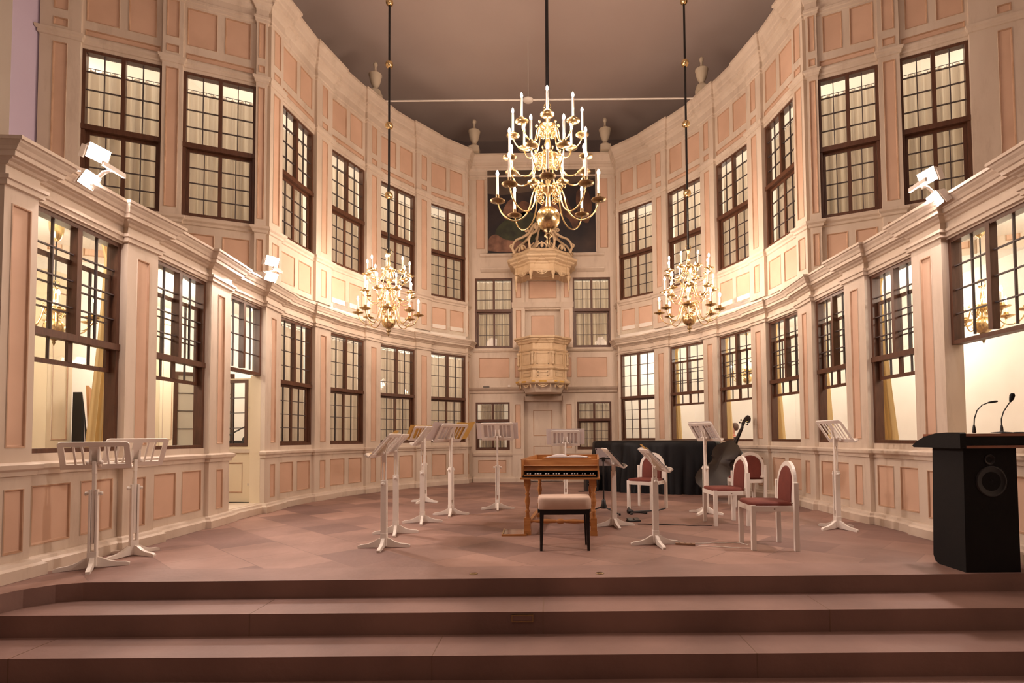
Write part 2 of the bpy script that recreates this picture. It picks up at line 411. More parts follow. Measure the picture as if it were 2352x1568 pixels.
for sg in (-1, 1):
    K = SIDE[sg]; mb = MB()
    def seg(a, b, pil, ref=(0, 8)):
        return (K[a], K[b], pil, inward(K[a], K[b], ref))
    lows = [seg('c', '4i', True)]
    names = ['4', '3', '2', '1', '0', 'm1', 'm2']
    for i, nme in enumerate(names):
        lows.append(seg(nme + 'i', nme + 'o', False)); nx = names[i + 1] + 'i' if i < 6 else 'e'
        lows.append(seg(nme + 'o', nx, True))
    for i, (a, b, pil, n) in enumerate(lows):
        L = hypot(b[0] - a[0], b[1] - a[1]); T = frame_T(a, b, n)
        if pil:
            wall_face(mb, T, 0, L, 0, 3.605, pil_lower(L), d=0.06 if i else 0.0)
            for u in (0, L): mb.poly([T(u, 0, 0), T(u, 0.06, 0), T(u, 0.06, 3.605), T(u, 0, 3.605)], cream)
        else:
            nme = names[(i - 1) // 2]
            BAYS.append((sg, nme, T, L, 'low'))
            if nme == '0' and sg < 0:
                wall_face(mb, T, 0, L, 0, 3.605, [(0.0, L, 0.15, 3.20, 'hole')])
            elif nme == 'm2' and sg > 0:
                wall_face(mb, T, 0, L, 0, 3.605, lower_bay(L))
            else:
                wall_face(mb, T, 0, L, 0, 3.605, lower_bay(L))
    # end of the screen: return face turning outward
    e = K['e']; o = (e[0] + sg * 1.2, e[1] + 0.02); n = Vector((0, -1)); Te = frame_T((e[0] - sg * 0.06, e[1]), o, n)
    wall_face(mb, Te, 0, 1.26, 0, 3.605, [(0.3, 0.9, 1.08, 3.09, 'p'), (0.3, 0.9, 0.215, 0.745, 'p')], d=0)
    # upper storey
    ups = [seg('c', '4i', True)]
    for i, nme in enumerate(['4', '3', '2', '1']):
        ups.append(seg(nme + 'i', nme + 'o', False))
        ups.append(seg(nme + 'o', (['3', '2', '1'][i] + 'i') if i < 3 else 'k', True))
    fl = [seg('k', 'f1i', True, (0, 3)), seg('f1i', 'f1o', False, (0, 3)), seg('f1o', 'f2i', True, (0, 3)), seg('f2i', 'f2o', False, (0, 3)), seg('f2o', 'fe', True, (0, 3))]
    for j, lst in enumerate((ups, fl)):
        bi = 0
        for a, b, pil, n in lst:
            L = hypot(b[0] - a[0], b[1] - a[1]); T = frame_T(a, b, n)
            if pil:
                wall_face(mb, T, 0, L, 3.7, 8.48, pil_upper(L), d=0.0 if abs(a[0]) < 1.91 else 0.06)
                for u in (0, L): mb.poly([T(u, 0, 3.7), T(u, 0.06, 3.7), T(u, 0.06, 8.48), T(u, 0, 8.48)], cream)
            else:
                wall_face(mb, T, 0, L, 3.7, 8.48, upper_bay(L))
                BAYS.append((sg, (['4', '3', '2', '1'] if j == 0 else ['f1', 'f2'])[bi], T, L, 'up')); bi += 1
    wl = mb.build('wall_' + SN[sg])
    tag(wl, 'cream panelled wall with peach fields curving round the %s of the stage' % SN[sg], 'wall', kind='structure')
    # mouldings
    P, N = path_of(lows)
    if sg < 0:                                          # dado and base stop at the door
        i0 = 1 + 2 * 4
        a1 = lows[:i0]; a2 = lows[i0 + 1:]
        parts = [path_of(a1), path_of(a2)]
    else: parts = [(P, N)]
    mb = MB()
    for pp, nn in [(P, N)]: sweep(mb, pp, nn, BASE, cream)
    tag(mb.build('baseboard_' + SN[sg]), 'cream moulded baseboard along the %s wall' % SN[sg], 'baseboard', kind='structure')
    mb = MB()
    for pp, nn in parts: sweep(mb, pp, nn, DADO, cream)
    ntrim[0] += 1; tag(mb.build('trim_%d' % ntrim[0]), 'cream dado rail under the %s windows' % SN[sg], 'moulding', kind='structure')
    mb = MB(); pc = list(P) + [Vector(o) + Vector((0, 0))]; nc = list(N) + [Vector((0, -1))]
    pc[-2] = Vector((e[0] - sg * 0.06, e[1])) if True else pc[-2]
    # rebuild the end of the path: forward face then the return
    base_n = N[-2]
    pc = list(P[:-1]) + [Vector(o)]; nc = list(N[:-1]) + [Vector((0, -1))]
    nc = nc[:len(pc) - 1]; nc[-1] = Vector((0, -1))
    sweep(mb, pc, nc, LOWC, cream, soft=True)
    # flat top of the free-standing screen
    for a, b, pil, n in lows[9:]:
        T = frame_T(a, b, n); L = hypot(b[0] - a[0], b[1] - a[1])
        mb.poly([T(-0.05, 0.0, 3.605), T(L + 0.05, 0.0, 3.605), T(L + 0.05, -0.5, 3.605), T(-0.05, -0.5, 3.605)], cream)
    ntrim[0] += 1; tag(mb.build('trim_%d' % ntrim[0]), 'deep cream cornice above the lower %s windows' % SN[sg], 'cornice', kind='structure')
    Pu, Nu = path_of(ups); Pf, Nf = path_of(fl)
    PP = Pu + Pf[1:]; NN = Nu + Nf
    if len(NN) > len(PP) - 1: NN = NN[:len(PP) - 1]
    Pu2, Nu2 = path_of(ups + fl)
    mb = MB(); sweep(mb, Pu2, Nu2, LEDGE, cream); sweep(mb, Pu2, Nu2, CAPM, cream)
    ntrim[0] += 1; tag(mb.build('trim_%d' % ntrim[0]), 'cream sill and capital mouldings of the upper %s windows' % SN[sg], 'moulding', kind='structure')
    mb = MB(); sweep(mb, Pu2, Nu2, UPC, cream)
    ntrim[0] += 1; tag(mb.build('trim_%d' % ntrim[0]), 'cream crowning cornice on the upper %s wall' % SN[sg], 'cornice', kind='structure')

# back (pulpit) wall
YB = 14.02
mb = MB(); TB = lambda u, d, z: (u, YB - d, z)
rects = []
for s in (-1, 1):
    def R(a, b, c, e, k='p'): rects.append((min(s * a, s * b), max(s * a, s * b), c, e, k))
    R(0.785, 1.755, 3.45, 5.28, 'hole'); R(0.87, 1.75, 0.815, 2.045, 'hole')
    R(0.865, 1.66, 2.68, 3.20); R(0.565, 0.72, 1.0 - 0.1, 1.99); R(0.565, 0.72, 4.75, 5.17); R(0.565, 0.72, 3.62, 4.44); R(0.555, 0.74, 2.68, 3.2)
    R(0.96, 1.69, 0.23, 0.565); R(0.58, 0.73, 0.23, 0.565); R(1.50, 1.72, 6.05, 8.1)
rects += [(-0.365, 0.365, 4.735, 5.20, 'p'), (-0.46, 0.46, 2.2, 4.45, 'hole'), (-0.51, 0.48, 0.0, 2.08, 'hole')]
wall_face(mb, TB, -1.93, 1.93, 0, 8.48, rects, rev=0.16)
# panelled back of the pulpit niche
wall_face(mb, lambda u, d, z: (u, YB + 0.16 - d, z), -0.5, 0.5, 2.15, 4.5, [(-0.31, 0.31, 2.5, 4.33, 'p')])
# shallow pilaster strips either side of the niche and the door
for s in (-1, 1):
    for z0, z1, x0, x1 in ((3.45, 5.42, 0.47, 0.775), (0.12, 2.2, 0.505, 0.80)):
        a, b = sorted((s * x0, s * x1)); c = (a + b) / 2
        pr = [(c - 0.075, c + 0.075, max(z0 + 0.1, 0.85), 1.99, 'p')] if z0 < 1 else [(c - 0.075, c + 0.075, 3.6, 4.43, 'p'), (c - 0.075, c + 0.075, 4.74, 5.18, 'p')]
        wall_face(mb, TB, a, b, z0, z1, pr, d=0.05)
        for u in (a, b): mb.poly([TB(u, 0, z0), TB(u, 0.05, z0), TB(u, 0.05, z1), TB(u, 0, z1)], cream)
tag(mb.build('wall_back'), 'cream panelled end wall behind the pulpit', 'wall', kind='structure')
mb = MB(); nb = Vector((0, -1))
def bar(prof, x0, x1): sweep(mb, [Vector((x0, YB)), Vector((x1, YB))], [nb], prof, cream)
bar([(0, 5.83), (0.05, 5.86), (0.07, 5.91), (0.02, 5.93), (0, 5.935)], -1.62, 1.6)
bar([(0, 5.42), (0.04, 5.44), (0.09, 5.49), (0.10, 5.52), (0, 5.535)], -1.6, 1.6)
bar([(0, 2.27), (0.05, 2.29), (0.06, 2.33), (0.12, 2.38), (0.15, 2.42), (0, 2.435)], -1.93, -0.5)
bar([(0, 2.27), (0.05, 2.29), (0.06, 2.33), (0.12, 2.38), (0.15, 2.42), (0, 2.435)], 0.5, 1.90)
bar([(0, 3.34), (0.04, 3.36), (0.05, 3.39), (0, 3.41)], -1.8, -0.47); bar([(0, 3.34), (0.04, 3.36), (0.05, 3.39), (0, 3.41)], 0.47, 1.8)
bar([(0, 4.47), (0.06, 4.49), (0.08, 4.56), (0.10, 4.62), (0, 4.64)], -0.80, 0.80)
for x0, x1 in ((-1.8, -0.52), (0.50, 1.8)):
    bar([(0, 0.0), (0.09, 0.0), (0.09, 0.09), (0.05, 0.13), (0, 0.14)], x0, x1); bar([(0, 0.66), (0.05, 0.68), (0.06, 0.735), (0, 0.745)], x0, x1)
bar(UPC, -1.93, 1.93)
ntrim[0] += 1; tag(mb.build('trim_%d' % ntrim[0]), 'cream cornice and string mouldings of the pulpit wall', 'moulding', kind='structure')

# outer shell: rooms and corridor behind the windows
SHELL = [(-7.3, 2.2), (-7.3, 10.2), (-6.4, 12.9), (-4.3, 14.9), (-2.3, 15.8), (2.3, 15.8), (4.3, 15.6), (6.4, 13.9), (7.3, 10.2), (7.3, 2.2)]
mb = MB()
for a, b in zip(SHELL, SHELL[1:]):
    mb.poly([(a[0], a[1], -0.2), (b[0], b[1], -0.2), (b[0], b[1], 3.9), (a[0], a[1], 3.9)], plaster)
    z0 = 3.9
    mb.poly([(a[0], a[1], z0), (b[0], b[1], z0), (b[0], b[1], 8.7), (a[0], a[1], 8.7)], plaster)
    mb.poly([(a[0], a[1], 8.7), (b[0], b[1], 8.7), (b[0], b[1], 10.0), (a[0], a[1], 10.0)], darkwall)
for s in (-1, 1):                       # front walls of the side rooms
    mb.poly([(s * 7.3, 2.2, -0.2), (s * 5.3, 2.2, -0.2), (s * 5.3, 2.2, 3.9), (s * 7.3, 2.2, 3.9)], plaster)
    mb.poly([(s * 5.3, 2.2, -0.2), (s * 5.3, 4.31, -0.2), (s * 5.3, 4.31, 3.9), (s * 5.3, 2.2, 3.9)], plaster)
tag(mb.build('wall_outer'), 'white plastered outer wall seen through the windows', 'wall', kind='structure')
# slabs: gallery floor / ceiling of the lower rooms, and the ceiling of the upper corridor
def inner_line(sg, up):
    K = SIDE[sg]
    ks = ['c', '4i', '4o', '3i', '3o', '2i', '2o', '1i', '1o'] + (['k', 'f1i', 'f1o', 'f2o', 'fe'] if up else ['0i', '0o', 'm1i', 'm1o', 'm2i', 'm2o', 'e'])
    return [K[k] for k in ks]
mb = MB()
for sg in (-1, 1):
    IL = inner_line(sg, False); n = len(IL)
    OL = [(sg * x, y) for x, y in ((1.9, 15.9), (2.6, 15.9), (4.4, 15.7), (5.2, 15.0), (6.0, 14.3), (6.5, 13.9), (7.3, 12.6), (7.3, 11.5), (7.3, 9.2), (7.3, 8.5), (7.3, 7.6), (7.3, 7.0), (7.3, 6.0), (7.3, 5.5), (7.3, 4.5), (7.3, 2.2))]
    OL = OL[:n]; OL[-1] = (sg * 7.3, 2.2)
    I2 = [p if q < 8 else (p[0] + sg * 0.5, p[1]) for q, p in enumerate(IL)]
    for i in range(n - 1):
        mb.poly([(*I2[i], 3.9), (*I2[i + 1], 3.9), (*OL[i + 1], 3.9), (*OL[i], 3.9)], plaster)
        mb.poly([(*I2[i], 3.9), (*I2[i + 1], 3.9), (*I2[i + 1], 3.60), (*I2[i], 3.60)], plaster)
    mb.poly([(*I2[7], 3.60), (*I2[8], 3.60), (*IL[8], 3.60)], plaster)
    e = SIDE[sg]['e']
    mb.poly([(*e, 3.9), (sg * 5.3, 4.3, 3.9), (sg * 5.3, 2.2, 3.9), (sg * 7.3, 2.2, 3.9)], plaster)
mb.poly([(-2.0, 14.1, 3.0), (2.0, 14.1, 3.0), (2.0, 15.9, 3.0), (-2.0, 15.9, 3.0)], plaster)
tag(mb.build('floor_gallery'), 'gallery floor over the side rooms', 'floor', kind='structure')
mb = MB()
for sg in (-1, 1):
    IL = inner_line(sg, True); n = len(IL)
    OL = [(sg * x, y) for x, y in ((1.9, 15.9), (2.6, 15.9), (4.4, 15.7), (5.2, 15.0), (6.0, 14.3), (6.5, 13.9), (7.3, 12.6), (7.3, 11.5), (7.3, 10.5), (7.3, 9.8), (7.3, 9.3), (7.3, 8.8), (7.3, 8.2), (7.3, 7.5))][:n]
    for i in range(n - 1): mb.poly([(*IL[i], 8.44), (*IL[i + 1], 8.44), (*OL[i + 1], 8.44), (*OL[i], 8.44)], plaster)
mb.poly([(-1.95, 14.02, 8.44), (1.95, 14.02, 8.44), (1.95, 15.9, 8.44), (-1.95, 15.9, 8.44)], plaster)
tag(mb.build('ceiling_corridor'), 'plaster ceiling of the corridor behind the upper windows', 'ceiling', kind='structure')
# nave walls, piers and ceiling
mb = MB()
for sg in (-1, 1):
    fe = SIDE[sg]['fe']
    mb.poly([(fe[0], fe[1], 3.7), (sg * 7.02, 7.06, 3.7), (sg * 7.02, 7.06, 10), (fe[0], fe[1], 10)], violet_lit)
    mb.poly([(sg * 7.02, 7.06, 3.7), (sg * 9.0, 7.06, 3.7), (sg * 9.0, 7.06, 10), (sg * 7.02, 7.06, 10)], plaster)
    mb.poly([(sg * 9.0, 7.06, -0.5), (sg * 9.0, -7, -0.5), (sg * 9.0, -7, 10), (sg * 9.0, 7.06, 10)], plaster)
    mb.poly([(sg * 7.3, 2.19, -0.5), (sg * 5.29, 2.19, -0.5), (sg * 5.29, 2.19, 3.95), (sg * 7.3, 2.19, 3.95)], plaster)
    mb.poly([(sg * 7.31, 2.19, -0.5), (sg * 7.31, 7.06, -0.5), (sg * 7.31, 7.06, 3.95), (sg * 7.31, 2.19, 3.95)], plaster)
mb.poly([(-9, -7, -0.5), (9, -7, -0.5), (9, -7, 10), (-9, -7, 10)], darkwall)  # unseen end wall, coloured dark to cut bounce light onto the risers
tag(mb.build('wall_nave'), 'white plastered nave walls and piers beside the stage', 'wall', kind='structure')
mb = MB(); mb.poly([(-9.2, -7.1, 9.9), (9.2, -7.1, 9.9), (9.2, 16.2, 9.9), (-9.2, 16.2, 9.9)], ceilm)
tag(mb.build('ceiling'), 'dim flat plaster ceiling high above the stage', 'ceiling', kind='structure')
mb = MB()     # dark arched recess in the end wall above the cornice
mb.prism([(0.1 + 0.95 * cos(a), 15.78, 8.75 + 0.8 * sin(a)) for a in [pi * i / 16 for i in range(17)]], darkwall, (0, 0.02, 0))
ntrim[0] += 1; tag(mb.build('trim_%d' % ntrim[0]), 'dim arched moulding above the pulpit wall cornice', 'arch', kind='structure')

# ------------------------------------------------------------------ floor and steps
edge = [(-5.35, 1.5), (-4.35, 2.6), (-4.05, 3.5), (-3.93, 3.95), (-3.85, 4.18), (-3.72, 4.31), (-3.55, 4.37), (4.45, 4.53), (5.3, 4.545)]
mb = MB()
poly = [(-7.3, 1.5), *edge[0:1], *edge[1:], (7.3, 4.56), (7.3, 10.2), (6.4, 13.9), (4.3, 15.6), (-2.3, 15.9), (-4.3, 15.0), (-6.4, 13.0), (-7.3, 10.2)]
mb.poly([(x, y, 0) for x, y in poly], tilem)
fl = mb.build('floor'); tag(fl, 'reddish sandstone slab floor of the stage, laid diagonally', 'floor', kind='structure')
mb = MB(); k = mb
for (x0, y0), (x1, y1) in zip(edge, edge[1:]):
    k.poly([(x0, y0, 0.001), (x1, y1, 0.001), (x1, y1, -0.14), (x0, y0, -0.14)], stepm)
    d = 0.42
    k.poly([(x0, y0, 0.002), (x1, y1, 0.002), (x1, y1 + d, 0.002), (x0 - (d if x0 < -3.8 else 0), y0 + (d if x0 > -3.8 else 0.1), 0.002)][::-1], stepm) if x0 > -3.6 else None
tag(mb.build('floor_step_1'), 'top sandstone step edge, curving forward at one end', 'step', kind='structure')
def step(i, z, ztop, y0, y1, label, yb0, yb1):
    mb = MB()
    mb.poly([(-9, y0, ztop), (9, y1, ztop), (9, yb1, ztop), (-9, yb0, ztop)], stepm)
    mb.poly([(-9, y0, z), (9, y1, z), (9, y1, ztop), (-9, y0, ztop)], stepm)
    for x in (-5.4, -2.35, -0.2, 1.9, 4.2) if i == 2 else (-3.9, -1.1, 1.05, 3.2, 5.1):          # joints between the blocks
        x += 0.17 * i; yy = y0 + (y1 - y0) * (x + 9) / 18
        mb.box(x - 0.003, x + 0.003, yy - 0.002, yy + 0.36, ztop - 0.001, ztop + 0.0015, joint)
        mb.box(x - 0.003, x + 0.003, yy - 0.002, yy + 0.01, z, ztop, joint)
    tag(mb.build('floor_step_%d' % i), label, 'step', kind='structure')
step(2, -0.30, -0.14, 3.93, 4.15, 'second sandstone step below the stage', 6, 6)
step(3, -0.46, -0.30, 3.55, 3.76, 'third sandstone step below the stage', 5, 5)
mb = MB(); mb.poly([(-9, -7, -0.46), (9, -7, -0.46), (9, 5, -0.46), (-9, 5, -0.46)], stepm)
tag(mb.build('floor_nave'), 'sandstone nave floor at the foot of the steps', 'floor', kind='structure')

# ------------------------------------------------------------------ windows
nwin = [0]
def muntins(mb, T, a, b, z0, z1, cols, rows, d, w=0.012):
    for i in range(1, cols): s = a + (b - a) * i / cols; mb.box(s - w / 2, s + w / 2, d - 0.012, d + 0.012, z0, z1, lead, T)
    for j in range(1, rows): z = z0 + (z1 - z0) * j / rows; mb.box(a, b, d - 0.014, d + 0.014, z - w / 2, z + w / 2, lead, T)
def fbox(mb, T, a, b, z0, z1, d0, d1, w, wt=None):
    wt = wt or w
    mb.box(a, a + w, d0, d1, z0, z1, brown, T); mb.box(b - w, b, d0, d1, z0, z1, brown, T)
    mb.box(a + w, b - w, d0, d1, z0, z0 + w, brown, T); mb.box(a + w, b - w, d0, d1, z1 - wt, z1, brown, T)
def window(T, L, z0, z1, zt, r1, r2, label, raise_=0.0, s0=0.0, lower=True, d=-0.045, tr=0.065, tilt=0, sash=True):
    """z0..z1 opening, zt transom centre (None: no transom), r1/r2 rows of panes above and below it"""
    nwin[0] += 1; s1 = L; org = T((s0 + s1) / 2, 0, z0)
    rt = root('window_%d' % nwin[0], label, 'window', org, kind='structure', world=True)
    m = (s0 + s1) / 2
    zb = z0
    mb = MB(); fbox(mb, T, s0, s1, (zt - tr / 2) if not lower else z0, z1, d - 0.08, d + 0.03, 0.042)
    if lower: mb.box(s0, s1, d - 0.05, d + 0.045, zt - tr / 2, zt + tr / 2, brown, T)
    mb.box(m - 0.026, m + 0.026, d - 0.04, d + 0.036, zt + tr / 2, z1 - 0.03, brown, T)
    wb(mb, 'frame', rt, 0)
    mb = MB(); muntins(mb, T, s0 + 0.04, m - 0.02, zt + tr / 2, z1 - 0.04, 2, r1, d - 0.01); muntins(mb, T, m + 0.02, s1 - 0.04, zt + tr / 2, z1 - 0.04, 2, r1, d - 0.01)
    wb(mb, 'muntins', rt)
    mb = MB()
    for a, b in ((s0 + 0.04, m - 0.02), (m + 0.02, s1 - 0.04)):
        mb.poly([T(a, d - 0.01, zt), T(b, d - 0.01, zt), T(b, d - 0.01, z1 - 0.04), T(a, d - 0.01, z1 - 0.04)], glassm)
    wb(mb, 'pane', rt)
    if lower and sash:
        dd = d - (0.047 if raise_ else 0.042); zz0 = z0 + 0.03 + raise_; zz1 = zt - tr / 2 + raise_
        mb = MB(); T2 = T
        if tilt:
            T2 = lambda u, q, z: T(u, q + tilt * (1 - (u - s0) / (s1 - s0)) * (z - z0) / (zt - z0), z)
        a, b = s0 + 0.045, s1 - 0.045
        fbox(mb, T2, a, b, zz0, zz1, dd - 0.014, dd + 0.014, 0.042); mb.box(m - 0.026, m + 0.026, dd - 0.014, dd + 0.014, zz0 + 0.03, zz1 - 0.03, brown, T2)
        sh = wb(mb, 'sash', rt)
        mb = MB()
        for p, q in ((a + 0.04, m - 0.02), (m + 0.02, b - 0.04)):
            muntins(mb, T2, p, q, zz0 + 0.04, zz1 - 0.04, 2, r2, dd)
        mm = wb(mb, 'muntins', rt); mm.parent = sh
        mb = MB()
        for p, q in ((a + 0.04, m - 0.02), (m + 0.02, b - 0.04)):
            mb.poly([T2(p, dd, zz0 + 0.03), T2(q, dd, zz0 + 0.03), T2(q, dd, zz1 - 0.03), T2(p, dd, zz1 - 0.03)], glassm)
        mm = wb(mb, 'pane', rt); mm.parent = sh
    return rt
def curtain(T, L, z0, z1, label, gap=0.16, d=-0.24, s0=0.0, folds=8, seed=0, bare=None, group=None):
    rnd = random.Random(seed); a, b = s0 - 0.05, L + 0.05
    if bare: a, b = bare
    mb = MB(); n = 96; ph = [rnd.uniform(0, 6.3) for _ in range(4)]; zt = z1 - gap
    rows = []
    for j, t in enumerate((0, 0.03, 0.5, 0.97, 1.0)):
        row = []
        for i in range(n + 1):
            u = i / n; am = 0.06 * (1 - 0.5 * t)
            off = am * (sin(2 * pi * folds * u + ph[0]) + 0.5 * sin(2 * pi * folds * 0.37 * u + ph[1] + t) + 0.25 * sin(2 * pi * folds * 2.1 * u + ph[2]))
            row.append(T(a + (b - a) * u, d + off, z0 + (zt - z0) * t + (0.008 * sin(2 * pi * 22 * u) if t == 1.0 else 0)))
        rows.append(row)
    mb.grid(rows, curtm)
    o = mb.build('curtain', None, T((a + b) / 2, d, z0)); tag(o, label, 'curtain', group)
    mb = MB(); r0 = T(a, d, zt + 0.03); r1 = T(b, d, zt + 0.03)
    mb.tube([r0, r1], 0.005, lead, 6)
    for i in range(12):
        u = a + (b - a) * (i + 0.5) / 12; mb.box(u - 0.003, u + 0.003, d - 0.003, d + 0.003, zt - 0.01, zt + 0.035, lead, T)
    rd = mb.build('curtain_rod', None, T((a + b) / 2, d, z0)); rd.location = (0, 0, 0); rd.parent = o
    return o
ORD = {'4': 'next to the pulpit wall', '3': 'second out from the pulpit wall', '2': 'third out from the pulpit wall', '1': 'fourth out from the pulpit wall',
       '0': 'fifth out from the pulpit wall', 'm1': 'sixth out from the pulpit wall', 'm2': 'last before the stage edge',
       'f1': 'on the straight flank beside the corner pilaster', 'f2': 'at the outer end of the straight flank'}
for i, (sg, k, T, L, lv) in enumerate(BAYS):
    sd = SN[sg]
    if lv == 'low':
        if k == '0' and sg < 0:
            window(T, L, 1.03, 3.20, 2.165, 4, 4, 'brown leaded transom window over the open %s doorway' % sd, lower=False)
        elif k == 'm2' and sg > 0:
            window(T, L, 1.03, 3.20, 2.11, 4, 4, 'lower leaded window by the lectern, its bottom half wide open', lower=False)
        else:
            up = (sg > 0 and k in ('3', '2', '1', '0', 'm1')) or (sg < 0 and k in ('m1', 'm2'))
            window(T, L, 1.03, 3.20, 2.105, 4, 4, 'lower %s window %s, sash %s' % (sd, ORD[k], 'pushed up' if up else ('ajar' if k == '4' and sg > 0 else 'closed')),
                   raise_=0.78 if up else 0.0, tilt=0.05 if (k == '4' and sg > 0) else 0)
        if sg < 0 and k in '4321':
            curtain(T, L, 0.9, 3.2, 'cream curtain behind the lower left window %s' % ORD[k], gap=0.07, seed=i, group='curtains behind the lower windows')
    else:
        window(T, L, 4.58, 6.84, 5.69, 4, 4, 'upper %s window %s, leaded and closed' % (sd, ORD[k]), tr=0.075)
        curtain(T, L, 4.45, 6.84, 'cream curtain behind the upper %s window %s' % (sd, ORD[k]), gap=0.17, seed=i + 40, d=-0.26, group='curtains behind the upper windows')
for s in (-1, 1):
    a, b = sorted((s * 0.785, s * 1.755))
    Tc = lambda u, d, z, a=a: (a + u, YB - d, z)
    window(Tc, b - a, 3.45, 5.28, 4.43, 3, 3, 'leaded window %s of the pulpit niche under the painting' % SN[s], tr=0.07)
    curtain(Tc, b - a, 3.35, 5.28, 'cream curtain in the window %s of the pulpit niche' % SN[s], gap=0.05, folds=8, seed=90 + s, group='curtains beside the pulpit')
    a, b = sorted((s * 0.87, s * 1.75))
    Td = lambda u, d, z, a=a: (a + u, YB - d, z)
    window(Td, b - a, 0.815, 2.045, 1.58, 2, 3, 'small dark leaded window %s of the door under the pulpit' % SN[s])
    curtain(Td, b - a, 0.8, 2.045, 'sheer curtain in the small window %s of the pulpit door' % SN[s], gap=0.04, folds=7, seed=95 + s, bare=(0.1, 0.72) if s < 0 else None, group='curtains beside the pulpit door')

# ------------------------------------------------------------------ doors
rt = root('door_1', 'dull cream panelled door under the pulpit', 'door', (-0.015, YB + 0.12, 0), kind='structure', world=True)
mb = MB(); TD = lambda u, d, z: (u, YB + 0.13 - d, z)
def cpan(a, b, c, e): return (a, b, c, e, roomcream)
wall_face(mb, TD, -0.51, 0.48, 0.02, 2.08, [(-0.27, 0.23, 1.17, 1.85, cream), (-0.27, 0.23, 0.2, 0.92, cream)], mat=cream)
wb(mb, 'leaf', rt)
mb = MB(); mb.lathe([(0.012, 0), (0.012, 0.04), (0.024, 0.045), (0.024, 0.07), (0.01, 0.08)], bronze, 0.42, YB + 0.13, 1.0, 10, axis='y', T=lambda x, y, z: (x, 2 * (YB + 0.13) - y, z))
wb(mb, 'door_knob', rt)
# open door on the left
rt = root('door_2', 'open half-glazed cream door in the left wall', 'door', (-4.50, 8.5, 0.16), kind='structure', world=True)
TL = frame_T((-4.50, 8.49), (-5.35, 8.62), Vector((-0.17, -0.98)).normalized())
mb = MB(); wall_face(mb, TL, 0, 0.86, 0.16, 2.10, [(0.10, 0.76, 1.05, 2.04, 'hole'), (0.14, 0.72, 0.30, 0.78, roomcream)], mat=roomcream, rev=0.045)
mb.box(0, 0.86, -0.045, -0.04, 0.16, 1.05, roomcream, TL); mb.box(0.0, 0.86, 0, 0.03, 0.93, 0.985, cream, TL); mb.box(0, 0.006, -0.045, 0, 0.16, 2.1, lead, TL)
wb(mb, 'leaf', rt)
mb = MB(); fbox(mb, TL, 0.06, 0.80, 1.03, 2.08, -0.03, 0.012, 0.05); fr = wb(mb, 'glazing_frame', rt)
mb = MB(); muntins(mb, TL, 0.11, 0.75, 1.08, 2.03, 3, 4, -0.01); mm = wb(mb, 'muntins', rt); mm.parent = fr
mb = MB(); mb.poly([TL(0.1, -0.012, 1.07), TL(0.76, -0.012, 1.07), TL(0.76, -0.012, 2.04), TL(0.1, -0.012, 2.04)], glassm); mm = wb(mb, 'pane', rt); mm.parent = fr
mb = MB()
for z in (0.42, 1.62): mb.box(-0.10, 0.05, 0.0, 0.012, z, z + 0.035, cream, TL)
wb(mb, 'hinge', rt)
mb = MB(); K = SIDE[-1]; a, b = K['0i'], K['0o']; n0 = inward(a, b, (0, 8)); T0 = frame_T(a, b, n0)
mb.box(-0.10, 0.003, -0.175, -0.01, 0.15, 2.13, roomcream, T0); mb.box(0.0, 0.9, -0.5, 0.0, 0.10, 0.155, cream, T0)
ntrim[0] += 1; tag(mb.build('trim_%d' % ntrim[0]), 'cream door post and threshold of the open side door', 'door frame', kind='structure')

